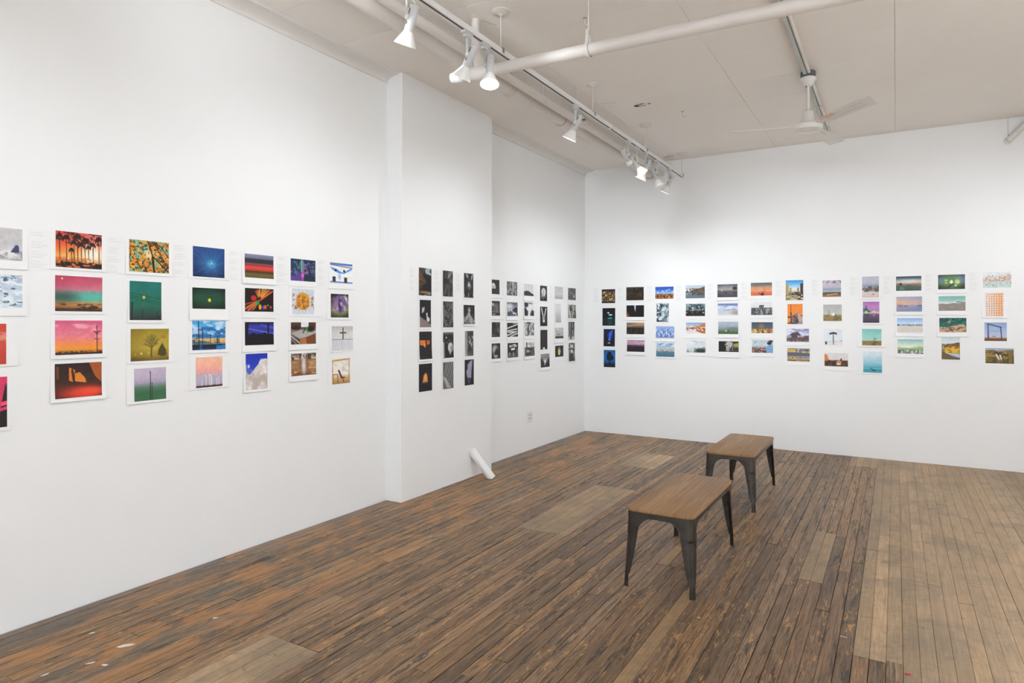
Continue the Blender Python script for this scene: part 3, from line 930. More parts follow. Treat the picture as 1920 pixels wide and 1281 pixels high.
# diagonal brace high on the end wall
r_ = empty('wall_brace', (.985, YF, 3.345))
MB().tube([(-.012, -.012, -.012), (.215, -.055, .2165)], .030, 24).build('brace_tube', M['pipe'], r_)
MB().lathe([(.034, .0003), (.036, .004), (.026, .008), (.0, .009)], 20, 0, Matrix.Translation((-.012, 0, -.012)) @ Matrix.Rotation(R(90), 4, 'X'), cap=False).build('wall_flange', M['pipe'], r_)
MB().box((-.012, -.006, .03), (-.004, -.0005, .215)).build('bracket_plate', M['pipe'], r_, False)
MB().lathe([(.0, .012), (.006, .011), (.006, .0)], 8, 0, Matrix.Translation((-.006, -.003, .045)) @ Matrix.Rotation(R(90), 4, 'X'), cap=False).build('bolt', M['steel'], r_)
tag(r_, 'white diagonal tube brace high on the end wall, at the right', 'brace')

def splat(name, x, y, rx, ry, rot, mat, label, cat, grp=None, h=.0012):
    o = MB().prism(blob(rx, ry, 16, .4), 0, h).build(name, M[mat], None, False, (x, y, .0013)); o.rotation_euler = (0, 0, R(rot))
    return tag(o, label, cat, grp)
G = 'dried paint spots on the floor'
splat('paint_spot', -3.055, 1.675, .034, .016, 55, 'splat', 'largest white dried paint spot on the floor at the left', 'paint spot', G)
splat('paint_spot', -2.962, 1.535, .013, .007, 30, 'splat', 'small white paint spot just right of a twin near the lower left', 'paint spot', G)
splat('paint_spot', -3.032, 1.512, .015, .007, 60, 'splat', 'small white paint spot below the largest one', 'paint spot', G)
splat('paint_spot', -3.317, 1.659, .014, .007, 60, 'splat', 'small white paint spot nearest the left wall', 'paint spot', G)
splat('paint_spot', -3.096, 1.365, .014, .006, 80, 'splat', 'white paint spot lowest at the left edge', 'paint spot', G)
splat('paint_spot', -2.955, 2.06, .012, .006, 60, 'splat', 'white paint fleck right of the paint spots at the left', 'paint spot', G)
def tape(x, y, l, w, rot, mat, label, cat, h=.0008):
    o = MB().box((-l/2, -w/2, 0), (l/2, w/2, h)).build('tape_scrap' if cat == 'tape' else 'crayon_stub', M[mat], None, False, (x, y, .0013)); o.rotation_euler = (0, 0, R(rot)); return tag(o, label, cat)
tape(-.861, 3.317, .019, .007, -20, 'splat', 'white tape scrap on the floor by the nearer bench', 'tape')
tape(-.218, 3.469, .030, .006, -5, 'splat', 'white tape scrap on the dark planks beside the pale floor', 'tape')
o = MB().tube([(-.011, 0, .0035), (.008, 0, .0035), (.012, 0, .0035)], [.0036, .0036, .001], 8).build('crayon_stub', M['red'], None, loc=(.043, 3.24, .0015)); o.rotation_euler = (0, 0, R(20))
tag(o, 'red crayon stub lying on the pale floor at the lower right', 'crayon')
# ------------------------------------------------------------------ the printed photographs
# a print is painted as flat colour on its own paper: small drawing operations on a grid of points
def hexc(h): return np.array([int(h[i:i+2], 16)/255 for i in (0, 2, 4)])
def vnoise(x, y, seed):
    rs = np.random.RandomState(seed)
    T = rs.rand(64, 64)
    xi = np.floor(x).astype(int); yi = np.floor(y).astype(int); fx = x-xi; fy = y-yi
    fx = fx*fx*(3-2*fx); fy = fy*fy*(3-2*fy)
    g = lambda a, b: T[a % 64, b % 64]
    return (g(xi, yi)*(1-fx)+g(xi+1, yi)*fx)*(1-fy)+(g(xi, yi+1)*(1-fx)+g(xi+1, yi+1)*fx)*fy
def fbm(x, y, seed, o=3):
    s = 0; a = .5; t = 0
    for k in range(o):
        s = s+a*vnoise(x*2**k+k*7.3, y*2**k+k*3.1, seed+k); t += a; a *= .62
    return s/t
def sstep(e0, e1, x):
    t = np.clip((x-e0)/(e1-e0+1e-9), 0, 1); return t*t*(3-2*t)
def paint(ops, U, V, asp):
    C = np.ones(U.shape+(3,))*.5
    aa = .9/U.shape[0]
    def blend(m, col): 
        nonlocal C
        m = np.clip(m, 0, 1)[..., None]; C = C*(1-m)+col*m
    for q in ops:
        k = q[0]
        if k == 'g':
            st = q[1].split(); ps = [float(a) for a in st[0::2]]; cs = np.array([hexc(a) for a in st[1::2]])
            for i in range(3): C[..., i] = np.interp(V, ps, cs[:, i])
        elif k == 'gx':      # horizontal gradient mixed over
            st = q[1].split(); ps = [float(a) for a in st[0::2]]; cs = np.array([hexc(a) for a in st[1::2]])
            D = np.stack([np.interp(U, ps, cs[:, i]) for i in range(3)], -1); C = C*(1-q[2])+D*q[2]
        elif k == 'n':
            C = C*(1+q[3]*2*(fbm(U*q[1]*asp, V*q[2], q[4])-.5))[..., None]
        elif k == 'm':       # noise mask: su sv threshold soft colour v0 v1 seed
            f = .5+(fbm(U*q[1]*asp, V*q[2], q[8], 5)-.5)*1.12
            w = sstep(q[6]-.03, q[6]+.03, V)*(1-sstep(q[7]-.03, q[7]+.03, V))
            blend(sstep(q[3]-q[4], q[3]+q[4], f)*w, hexc(q[5]))
        elif k == 'e':       # ellipse cx cy rx ry colour soft
            d = np.sqrt(((U-q[1])/q[3])**2+((V-q[2])/q[4])**2)
            s = q[6] if len(q) > 6 else .12
            blend(1-sstep(1-s, 1+s, d), hexc(q[5]))
        elif k == 'p':
            P = q[1]; ins = np.zeros(U.shape, bool)
            for (x0, y0), (x1, y1) in zip(P, P[1:]+P[:1]):
                if y0 == y1: continue
                c = (V < y0) != (V < y1)
                ins ^= c & (U < (x1-x0)*(V-y0)/(y1-y0)+x0)
            blend(ins.astype(float), hexc(q[2]))
        elif k == 'l':
            x0, y0, x1, y1, w = q[1:6]
            dx, dy = (x1-x0)*asp, y1-y0
            t = np.clip((((U-x0)*asp)*dx+(V-y0)*dy)/(dx*dx+dy*dy+1e-9), 0, 1)
            d = np.hypot((U-x0)*asp-t*dx, V-y0-t*dy)
            blend(1-sstep(w*.5, w*.5+aa, d), hexc(q[6]))
        elif k == 'r':
            blend(((U >= q[1]) & (U <= q[3]) & (V >= q[2]) & (V <= q[4])).astype(float), hexc(q[5]))
        elif k == 't':       # rough ground line: v amp su colour seed
            f = fbm(U*q[3], U*0+.5, q[5], 4); blend(sstep(-.01, .012, V-(q[1]+q[2]*(f-.5))), hexc(q[4]))
        elif k == 'w':
            C = C*(1-q[2])+hexc(q[1])*q[2]
        elif k == 'vg':      # vignette of the photograph itself
            d = np.hypot(U-.5, V-.5); C = C*(1-q[1]*sstep(.3, .75, d))[..., None]
        elif k == 'bw':
            C = np.repeat(C.mean(-1, keepdims=True), 3, -1)
    C = C*(1+.05*(fbm(U*34*asp, V*34, 91, 2)-.5)+.12*(fbm(U*9*asp, V*9, 57, 3)-.5))[..., None]
    return np.clip(C, 0, 1)
def tree(x, y0, y1, w, col, n=7, seed=1):
    r_ = random.Random(seed); o = [('l', x, y1, x, y0+(y1-y0)*.45, .02, col)]
    for k in range(n):
        a = r_.uniform(-1, 1); o.append(('l', x, y0+(y1-y0)*r_.uniform(.4, .65), x+a*w, y0+abs(a)*(y1-y0)*.3+r_.uniform(0, .1), .008, col))
    return o
def palm(x, y, b, s=1.0):
    o = [('l', x, y, x+.012, b, .008, '150a06')]
    for k, a in enumerate((-170, -148, -128, -108, -85, -62, -40, -18, 5, 172, 150, 30)):
        ex = x+.055*s*math.cos(R(a)); ey = y+.085*s*math.sin(R(a))
        o.append(('l', x, y, ex, ey, .014, '1c0f08'))
        o.append(('l', ex, ey, ex+.030*s*math.cos(R(a)), ey+.055*s, .010, '241309'))
    return o
PIC = {
'A00': ('pale grey snow drift with a dark blue tail fin', [('g', '0 c9c6c6 .5 c2bfc0 .75 d2cfcd 1 bdbab9'), ('m', 3, 8, .55, .1, 'e3e0de', .6, 1, 3), ('p', [(.78, .74), (.88, .5), (.93, .52), (.95, .78)], '3c4568'), ('m', 6, 9, .6, .05, '9a9aa0', .7, 1, 5)]),
'A01': ('pale blue rushing water', [('g', '0 9fb0c2 .3 b8c7d6 .6 c6d3df 1 a5b9d0'), ('m', 3, 14, .52, .08, 'e2eaf0', 0, 1, 11), ('m', 6, 12, .62, .04, '4d6578', 0, 1, 13)]),
'A02': ('plain red sky over a faint cloud', [('g', '0 cf3c2c .5 d04a36 1 b93a26'), ('m', 4, 8, .55, .08, 'e28a76', .2, .42, 4), ('n', 3, 3, .06, 2)]),
'A03': ('pink neon tubes on black', [('g', '0 e03a66 .12 d83060 .2 2a1318 1 180c10'), ('l', .3, .1, .2, 1, .1, 'e8406c'), ('l', .55, .0, .72, .6, .09, 'f04a78'), ('l', .0, .68, 1, .52, .07, 'ef4f7e'), ('l', .05, .8, 1, .62, .05, 'd83a64'), ('l', .9, .1, .7, 1, .08, 'd2365e'), ('r', .4, .15, .52, .5, '120a0c')]),
'A10': ('black palm trees against a red sunset', [('g', '0 d8303a .3 e04a34 .5 f08a3c .68 f6c670 .8 c06a28 1 1d0e07'), ('gx', '0 d84a20 .45 f0a050 .75 fff0d8 1 f6dcb8', .28), ('e', .8, .58, .22, .2, 'fdf2dc', .9), ('m', 9, 9, .56, .05, '34160a', .0, .32, 21)]+palm(.08, .14, .8, .9)+palm(.38, .3, .85, .8)+palm(.54, .35, .85, .8)+palm(.22, .18, .8)+palm(.46, .12, .85)+palm(.62, .2, .82, .8)+palm(.70, .4, .85, .6)+palm(.8, .32, .85, .7)+palm(.93, .15, .88)+palm(.33, .5, .85, .6)+[('t', .84, .14, 9, '1a0d08', 5), ('m', 9, 12, .6, .04, 'd86a20', .72, 1, 8), ('e', .26, .74, .02, .03, 'ffd8a0'), ('e', .7, .79, .02, .03, 'ffd8a0')]),
'A11': ('red, turquoise and gold evening sky', [('g', '0 b8334f .25 c4506a .42 b87a82 .52 5f8a7c .65 5aa090 .75 c8963c .86 b07a28 .95 2a1a12 1 1a120e'), ('gx', '0 8a2c40 .5 d88a9a 1 e0a0a8', .22), ('e', .75, .58, .5, .13, '55b8a4', .8), ('e', .15, .6, .3, .14, '3a5a50', .9), ('m', 4, 9, .52, .1, '3a2412', .78, 1, 6), ('e', .14, .08, .02, .025, 'ffd0b0')]),
'A12': ('pink and orange dusk with a utility pole', [('g', '0 d4587c .3 e0708a .5 ea8086 .65 ef8a5a .82 f09a30 .93 c87a20 .95 3a2012 1 2a180e'), ('m', 3, 7, .55, .12, 'f0a0a8', .1, .5, 9), ('l', .88, .15, .885, .98, .012, '3a1a1c'), ('l', .82, .34, .95, .34, .010, '4a2026'), ('l', .83, .55, .93, .56, .007, '4a2026'), ('l', .82, .3, .88, .42, .005, '4a2026'), ('l', .94, .3, .88, .42, .005, '4a2026'), ('m', 14, 20, .5, .05, '3a2010', .9, 1, 3)]),
'A13': ('orange light through arched windows in the dark', [('g', '0 2a1712 .5 3a1c12 .7 5a2012 1 3a150c'), ('p', [(.72, 0), (1, 0), (1, .6), (.85, .4)], 'a8551c'), ('p', [(.3, .12), (.42, .2), (.38, .55), (.3, .5)], 'd87a28'), ('p', [(.42, .3), (.52, .27), (.64, .45), (.66, .58), (.42, .53)], 'e08428'), ('r', .03, .08, .08, .45, '6a3a18'), ('e', .6, .88, .45, .18, 'd83a20', .7), ('e', .75, .84, .25, .1, 'f04a28', .8), ('l', .36, .2, .40, .55, .05, '3a1a10')]),
'A20': ('golden leaves and a dark trunk on a turquoise sky', [('g', '0 3ec4b4 1 4ac0aa'), ('m', 7, 7, .46, .08, 'd88a2c', 0, 1, 31), ('m', 10, 10, .55, .06, 'e8a848', 0, 1, 33), ('m', 14, 14, .60, .04, '6a3c14', 0, 1, 35), ('e', .48, .42, .1, .12, 'f8d8a8', .8), ('l', .58, .55, .62, 1, .06, '2a1a10'), ('l', .45, .0, .6, .55, .025, '30200f'), ('l', .6, .5, .98, .95, .025, '2a1c10'), ('l', .62, .05, .9, .7, .018, '2a1c10'), ('l', .75, .1, 1, .5, .018, '241a10'), ('m', 18, 18, .64, .03, '1e160c', 0, 1, 37)]),
'A21': ('full moon and wires in a dark green sky', [('g', '0 147068 .3 157060 .6 1c6a52 .8 2a5044 1 24302c'), ('n', 5, 5, .06, 3), ('l', 0, .3, 1, .45, .002, '12403a'), ('l', 0, .36, 1, .55, .002, '12403a'), ('l', 0, .42, 1, .6, .002, '12403a'), ('e', .44, .41, .045, .042, 'e0a838', .15), ('l', .08, .55, .06, 1, .03, '1a2420'), ('l', .4, .75, .4, 1, .015, '1a2a26'), ('l', .85, .78, .85, 1, .012, '1a2a26'), ('m', 8, 8, .55, .05, '1e2a26', .88, 1, 5)]),
'A22': ('bare tree and a cypress in yellow fog', [('g', '0 8a7418 .3 ac9428 .6 b8a034 .85 8a7020 .92 5a4616 1 4a3a14'), ('gx', '0 6a5a18 .5 c4ac3a 1 b89e34', .35), ('p', [(.70, .82), (.72, .65), (.82, .45), (.92, .66), (.94, .84), (.82, .88)], '4e441c'), ('l', .53, .87, .54, .5, .03, '5c5020')]+[('l', .54+.3*(x_-.54), .62+.45*(y_-.62), x_+d_, y_+.06*abs(d_)*10, .003, '75682a') for x_, y_ in ((.38, .32), (.44, .22), (.55, .15), (.64, .2), (.72, .3), (.36, .45), (.7, .42)) for d_ in (-.06, -.02, .04)]+[('l', .54, .62, x_, y_, .006, '6e6024') for x_, y_ in ((.38, .32), (.44, .22), (.55, .15), (.64, .2), (.72, .3), (.36, .45), (.7, .42), (.5, .2), (.6, .28))]+[('e', .27, .77, .025, .03, 'ffd860', .6), ('e', .46, .76, .018, .025, 'f0b848', .6), ('e', .12, .79, .015, .02, 'e0b040', .6), ('e', .85, .26, .06, .05, '8e7c24', .8)]),
'A23': ('two tall lamp posts over lilac and green bands', [('g', '0 c8b8c8 .3 bfb0c6 .45 a8a0b4 .6 5a7a64 .75 3a6a48 1 3c6c48'), ('l', .50, .13, .50, .98, .009, '2a2a2c'), ('l', .55, .47, .55, .98, .008, '2a2a2c'), ('e', .49, .12, .02, .014, '2a2228'), ('e', .55, .47, .02, .014, '2a2228')]),
'A30': ('blue night tree lit by a glowing lamp', [('g', '0 2a4a8a .5 1c3a6e 1 162a54'), ('e', .55, .55, .3, .3, '2a6aa0', .9), ('e', .57, .55, .12, .12, '58b0d0', .8), ('e', .58, .55, .03, .03, 'f0fcff', .6)]+[('l', .6+.4*(x_-.6), .6+.3*(y_-.6), x_+d_, y_-d_*.7, .002, '2f649c') for x_, y_ in ((.1, .1), (.3, .05), (.9, .1), (.95, .5), (.2, .8), (.8, .95), (.4, .9), (.05, .5), (.7, .05)) for d_ in (-.15, .12)]+[('l', .6, .6, x_, y_, .002, '32699f') for x_, y_ in ((.1, .1), (.3, .05), (.9, .1), (.95, .5), (.2, .8), (.8, .95), (.4, .9), (.05, .5), (.7, .05))]),
'A31': ('small moon centred in a dark green sky', [('g', '0 123a28 .5 1c5036 1 12301f'), ('n', 2, 12, .12, 5), ('e', .51, .58, .045, .085, 'd8c838', .2), ('vg', .5)]),
'A32': ('row of power poles under a blue cloudy sunset', [('g', '0 3aa0dc .3 5ab8ee .5 8ac0e0 .65 e0b870 .75 e8a040 .8 50889c .84 101820 1 14345c'), ('m', 4, 6, .52, .1, 'c8dcf0', .0, .5, 7), ('m', 3, 8, .55, .08, '2a6aa8', .2, .6, 17), ('m', 5, 12, .58, .06, '4a6070', .5, .78, 27), ('r', 0, .82, 1, .86, '0c1218'), ('l', .18, .0, .2, .86, .022, '12181e'), ('l', .3, .3, .31, .86, .012, '12181e'), ('l', .54, .45, .54, .86, .006, '20282c'), ('l', .75, .5, .75, .86, .006, '20282c'), ('l', .8, .5, .8, .86, .006, '20282c'), ('l', .08, .6, .08, .86, .006, '20282c'), ('l', .14, .6, .14, .86, .006, '20282c'), ('m', 6, 10, .56, .05, '2a78c0', .84, 1, 9)]),
'A33': ('white wind turbines under a peach sky', [('g', '0 f6bfa0 .3 f8b49a .5 eda8a4 .62 c0b0c0 .8 b8b0c4 .93 b0a0b4 .945 4a2420 1 3c1c1a')]+[('l', x_, y_, x_, .94, .006, 'f2eef0') for x_, y_ in ((.38, .62), (.5, .6), (.56, .62), (.6, .66), (.78, .72), (.86, .68), (.22, .76))]+[('l', .5, .62, .58, .58, .006, 'f2eef0'), ('l', .5, .62, .47, .55, .005, 'f2eef0'), ('l', .38, .64, .33, .6, .005, 'f2eef0')]),
'A40': ('blurred stripes of grey, red and olive', [('g', '0 8a8ca6 .16 70728c .22 2c2a30 .36 2e2a30 .40 8a5a3c .44 8a2c5c .49 a83048 .54 e04830 .66 c83c2c .74 4a3018 .86 6e6030 1 5a4e28')]),
'A41': ('burst of coloured lights on black', [('g', '0 1c100e 1 140c0c')]+[('l', .5, .52, x_, y_, .05, c_) for x_, y_, c_ in ((.5, .05, 'e8a030'), (.62, .02, 'e0782c'), (.72, .04, 'd88a30'), (.85, .06, 'c86a28'), (.96, .1, 'e05828'), (.4, .1, 'b85a28'), (.1, .95, 'e0702c'), (.0, .9, 'd06028'), (.3, .9, 'c84a28'), (.0, .7, 'a03828'))]+[('e', .3, .42, .1, .12, 'c02a2a', .3), ('e', .42, .62, .07, .09, '18984e', .3), ('e', .52, .8, .05, .12, 'e8a428', .3), ('e', .64, .82, .045, .1, '2a48b8', .3), ('e', .7, .8, .06, .09, 'd85a30', .3), ('e', .8, .72, .035, .04, '1a9a58', .4), ('e', .9, .8, .04, .06, 'd83a30', .4), ('e', .5, .4, .05, .08, '18100e', .4)]+[('l', .5+.3*(x_-.5), .5+.3*(y_-.5), x_, y_, .012, c_) for x_, y_, c_ in ((.45, .08, 'f0c050'), (.56, .04, 'e8543c'), (.67, .02, '8ac060'), (.79, .05, 'f0b848'), (.92, .16, 'e8702c'), (.35, .12, 'd86a28'), (.05, .82, 'f09038'), (.16, .97, 'e84838'), (.24, .95, '60b050'))]),
'A42': ('dark silhouettes before a violet-blue glow', [('g', '0 0c0a1c .1 2a2c78 .2 3a3ea0 .34 30348c .46 3038a0 .55 16183c .7 0a0812 1 08070c'), ('l', .02, .26, 1, .52, .04, '5868d0'), ('l', .55, .12, 1, .28, .05, '4a54c4'), ('r', .78, 0, .83, .7, '0a0814'), ('p', [(0, 0), (.14, 0), (.1, .6), (0, .7)], '0a0812'), ('e', .28, .6, .09, .14, '08070e'), ('e', .5, .66, .1, .14, '08070e'), ('e', .68, .6, .09, .14, '08070e'), ('e', .9, .64, .08, .14, '08070e')]),
'A43': ('white horse mane against deep blue sky', [('g', '0 1c30ac .3 2540bc .6 3050c8 1 3458c8'), ('p', [(0, .62), (.25, .55), (.5, .35), (.75, .2), (1, .16), (1, 1), (0, 1)], 'd8cfc8'), ('m', 9, 4, .55, .1, 'efe8e2', .3, 1, 6), ('m', 5, 3, .55, .1, 'bfb2a8', .45, 1, 16)]+[('l', .6+.04*k, .28-.012*k, .70+.05*k, .16, .012, 'e8e0da') for k in range(6)]),
'A50': ('night street with a neon rainbow column', [('g', '0 1c3444 .5 223c54 .8 3a3468 1 4a3a78'), ('r', .5, 0, 1, 1, '1c2c44'), ('m', 9, 8, .55, .06, '4a6c98', .1, .7, 9), ('m', 12, 10, .62, .05, 'a86090', .2, .8, 19), ('p', [(.4, .05), (.5, 0), (.53, .95), (.42, .95)], '2c6870'), ('l', .44, .05, .44, .6, .05, '6ac88c'), ('l', .51, .1, .51, .7, .03, 'b86ac0'), ('l', .47, .6, .47, .95, .10, 'b048b0'), ('e', .48, .74, .05, .08, 'f070d0', .6), ('p', [(0, .8), (.4, .72), (.4, 1), (0, 1)], '5a4494')]),
'A51': ('amber slice with spikes on pale blue', [('g', '0 ccd4de 1 d2d8e2')]+[('l', .5, .5, .5+.40*math.cos(a), .5+.43*math.sin(a), .012, 'e0a850') for a in [k*.42 for k in range(15)]]+[('e', .48, .48, .31, .34, 'd8922a', .06), ('e', .48, .48, .23, .25, 'e0a23c', .3), ('m', 9, 9, .60, .05, 'a86820', .2, .8, 4), ('e', .48, .48, .07, .08, '8a5418', .4)]+[('l', .48, .48, .48+.18*math.cos(a), .48+.2*math.sin(a), .02, 'a86c20') for a in (.2, 1.3, 2.2, 3.4, 4.5, 5.4)]),
'A52': ('green figure on a desk by a bright window', [('g', '0 5a3c2a .2 4a3022 .4 8a7c74 .6 6e6058 1 3a2a22'), ('r', .4, 0, .7, .22, 'e8e8ea'), ('e', .2, .25, .18, .1, '2a1c18'), ('p', [(.0, .5), (.4, .34), (1, .4), (1, .5), (.55, .7), (.35, .75)], 'b0a8a4'), ('p', [(.35, .78), (.6, .7), (.62, 1), (.4, 1)], 'b8703c'), ('p', [(.6, .7), (1, .5), (1, .95), (.62, 1)], '7a4424'), ('l', 0, .62, .35, .95, .05, 'b8b0ac'), ('l', 0, .75, .22, 1, .04, '8a807c'), ('e', .68, .34, .09, .12, '3aa048', .3), ('e', .8, .3, .14, .14, '241c1a', .4), ('l', .48, .48, .56, .3, .04, '241a16')]),
'A53': ('mirrored brown landscape with a pale figure', [('g', '0 6a5444 .12 a08c78 .25 c8b8a4 .3 8a6440 .6 a87c50 1 70482c'), ('e', .5, .1, .12, .14, 'f4ece0', .6), ('m', 8, 8, .55, .06, '3e2c22', 0, .28, 7), ('m', 4, 12, .56, .08, 'c89a68', .35, .95, 5), ('e', .5, .55, .11, .4, 'c0a8a0', .35), ('e', .5, .5, .05, .3, 'e0ccc8', .5), ('e', .36, .5, .05, .3, '8a6850', .5), ('e', .64, .5, .05, .3, '8a6850', .5)]),
'A60': ('white building facade under a deep blue sky', [('g', '0 2a68bc .08 4a84cc .13 e8e8ec .4 f0f0f2 .9 f4f4f4 .93 6a88b4 1 88a4cc'), ('l', 0, .1, 1, .2, .03, '9a5a40'), ('p', [(0, .2), (.3, .3), (.45, .42), (.6, .45), (.95, .2), (.98, .28), (.62, .52), (.4, .52), (.1, .36)], '4a94d8'), ('e', .24, .37, .05, .06, '241c20', .3), ('e', .62, .38, .05, .06, '241c20', .3), ('r', .1, .68, .24, .95, '3a3034'), ('r', .62, .7, .76, .97, '3a3034'), ('e', .42, .66, .06, .16, 'a8c4e4', .5)]),
'A61': ('purple lens-like disc in a garden', [('g', '0 2e2622 .4 6e6458 .7 9aa06a 1 4a5430'), ('vg', .6), ('e', .8, .22, .14, .14, 'fff0e8', .9), ('e', .52, .42, .36, .38, '70588c', .06), ('e', .38, .5, .2, .24, '9a6ea4', .7), ('e', .52, .45, .09, .3, '3a2c48', .6), ('m', 5, 5, .6, .08, 'b0a0b8', .1, .7, 3)]),
'A62': ('dark wooden cross over a white plinth', [('g', '0 b8b6b2 .3 d8d6d2 .52 dedcd8 .54 3c4460 .56 d0d2d8 1 d4d4d8'), ('l', .52, .08, .52, .52, .05, '2c221e'), ('l', .38, .27, .66, .27, .045, '2c221e'), ('r', .44, .56, .46, .98, 'b8bac2'), ('gx', '0 a8a6a4 .3 dad8d6 1 e0dedc', .2)]),
'A63': ('wooden chair inside a bright glass pavilion', [('g', '0 e8dcc4 .15 efe8dc .6 f2eee8 .75 d8b888 1 a87c48'), ('l', 0, .08, 1, .02, .05, 'c89c5c'), ('l', .95, .05, .95, .8, .03, 'b88c50'), ('l', .03, .1, .03, .75, .03, 'b88c50'), ('m', 5, 5, .55, .08, 'd8d4cc', .15, .55, 3), ('p', [(.3, .45), (.4, .44), (.55, .72), (.72, .74), (.7, .82), (.48, .8)], '6a3422'), ('l', .05, .62, .3, .62, .03, '9a7040'), ('l', .3, .62, .32, .95, .03, '7a5430'), ('l', .05, .62, .05, .95, .03, '9a7040'), ('l', .1, .85, .9, .78, .02, 'c89858'), ('l', .6, .82, .65, .95, .03, '5a3a22')]),
'P00': ('looking down a brown spiral stair', [('g', '0 4a3c30 1 201812'), ('e', .75, .52, .55, .42, '15100e', .1)]+[('p', [(.62, .5), (.02, y_), (.02, y_+.07)], c_) for y_, c_ in ((.12, '7a5436'), (.24, '6a4830'), (.36, '80583a'), (.48, '5a3c28'), (.6, '6a4a32'), (.72, '4a3424'))]+[('p', [(.45, 0), (1, 0), (1, .26), (.55, .2)], 'a8b4b8'), ('m', 8, 12, .55, .05, '3a4448', 0, .24, 5), ('m', 8, 14, .5, .08, '9aa8b0', .9, 1, 7), ('e', .5, .88, .5, .04, '9a7048', .6)]),
'P01': ('white egret beside dark water', [('g', '0 1a1618 .6 191416 1 1c1618'), ('p', [(0, .6), (1, .9), (1, 1), (0, 1)], '8a7874'), ('e', .3, .36, .12, .09, 'b8b0b8', .5), ('l', .22, .46, .4, .28, .03, 'c8c0c8'), ('e', .75, .72, .14, .09, 'dcdce0', .3), ('l', .64, .52, .68, .68, .05, 'e0e0e4'), ('e', .64, .5, .07, .03, 'e8dcd0', .4), ('l', .72, .8, .72, .95, .01, '5a5050')]),
'P02': ('orange lit window halves on black', [('g', '0 211d1c 1 1c1a1a'), ('p', [(.06, .32), (.5, .31), (.5, .5), (.45, .56), (.3, .5), (.06, .48)], 'e07830'), ('p', [(.6, .32), (.85, .33), (.82, .46), (.6, .48)], 'd06a2c'), ('e', .45, .5, .04, .08, 'f8b070', .5)]),
'P03': ('orange glowing window in the night', [('g', '0 15131c 1 121016'), ('p', [(.28, .68), (.36, .42), (.5, .33), (.62, .4), (.68, .66)], 'e08638'), ('e', .5, .5, .1, .12, 'f2a858', .6), ('e', .45, .7, .25, .02, '4a3a68', .6), ('m', 6, 8, .62, .06, '2a2c48', 0, .4, 5)]),
'P10': ('grey fibrous plant on black', [('g', '0 2c2a2b 1 222021'), ('m', 12, 5, .55, .1, '5a585a', 0, 1, 5)]+[('l', .5, .3, x_, 0, .02, '8a888a') for x_ in (.6, .75, .9, 1)]+[('e', .5, .62, .3, .1, '4a484a', .8)]),
'P11': ('dark rosette of wrought pattern', [('g', '0 2c2a28 1 262422'), ('m', 14, 8, .52, .06, '6a6662', 0, 1, 7), ('e', .5, .57, .2, .1, '1a1817', .3), ('e', .5, .57, .12, .07, '9a968f', .3), ('e', .5, .57, .06, .04, '2a2827', .3)]),
'P12': ('white heron hunched in a dark interior', [('g', '0 c8c6c4 .07 4a4848 .14 1c1b1b 1 161515'), ('e', .7, .6, .24, .19, 'd8d6d4', .25), ('e', .82, .64, .14, .12, '9a9896', .5), ('e', .68, .8, .08, .07, 'b8b6b4', .5), ('r', 0, .4, .12, .98, 'b0aeac'), ('r', .12, .3, .2, 1, '3a3939'), ('e', .3, .22, .05, .03, 'e0deda'), ('m', 8, 9, .62, .05, '6a6866', .1, .45, 5)]),
'P13': ('grey cloth folds and ribbed steps', [('g', '0 5a5857 1 4a4847')]+[('l', -.1+.16*k, 1, .35+.16*k, 0, .035, '9c9a98') for k in range(7)]+[('l', -.05+.16*k, 1, .42+.16*k, 0, .02, '2c2b2b') for k in range(7)]+[('l', .05+.04*k, .55+.05*k, .3+.05*k, .62+.04*k, .012, 'c8c6c4') for k in range(9)]),
'P20': ('bright veil-like figure among dark leaves', [('g', '0 1a1919 1 161515'), ('m', 9, 9, .6, .05, 'a8a6a6', 0, .3, 9), ('m', 9, 9, .6, .05, '8a8888', .75, 1, 12), ('e', .55, .5, .22, .16, '8a8888', .6), ('e', .55, .47, .08, .1, 'eceaea', .5), ('m', 14, 14, .6, .05, '3a3938', .3, .7, 3)]),
'P21': ('old bust portrait in profile', [('g', '0 1e1c1c 1 242221'), ('e', .5, .24, .13, .13, '8a8886', .3), ('e', .55, .3, .06, .05, 'c8c6c4', .5), ('p', [(.38, .36), (.58, .36), (.62, .6), (.95, .78), (.98, 1), (.1, 1), (.2, .6)], '6e6c6a'), ('e', .5, .5, .08, .14, 'c0bebc', .5), ('m', 7, 6, .55, .08, 'a8a6a4', .5, 1, 5)]),
'P22': ('shop window seen along a wet pavement', [('g', '0 3a3939 .5 4a4948 .85 5c5b5a 1 8a8988'), ('gx', '0 e0dedd .22 c8c6c5 .3 5a5958 1 2a2929', .6), ('p', [(.35, .1), (.95, .04), (.95, .7), (.4, .85)], '32302f'), ('e', .55, .45, .07, .08, 'c0bebd', .5), ('e', .75, .58, .06, .05, 'a8a6a5', .5), ('m', 10, 8, .6, .05, '9a9998', .15, .7, 3)]),
'P23': ('pale lilac gap between black rocks', [('g', '0 141215 1 121013'), ('p', [(.32, .2), (.6, .06), (.85, .02), (.75, .4), (.7, .72), (.3, .7), (.18, .48), (.3, .36)], 'a094ac'), ('p', [(.3, .72), (.68, .72), (.6, .95), (.34, .92)], '4a4450')]),
'B00': ('white arched window in a black wall', [('g', '0 1e1c1c .6 242222 1 2e2b2a'), ('p', [(.1, .3), (.22, .22), (.42, .28), (.52, .42), (.52, .62), (.1, .62)], 'dedddd'), ('e', .3, .5, .14, .08, 'a8a7a7', .6)]),
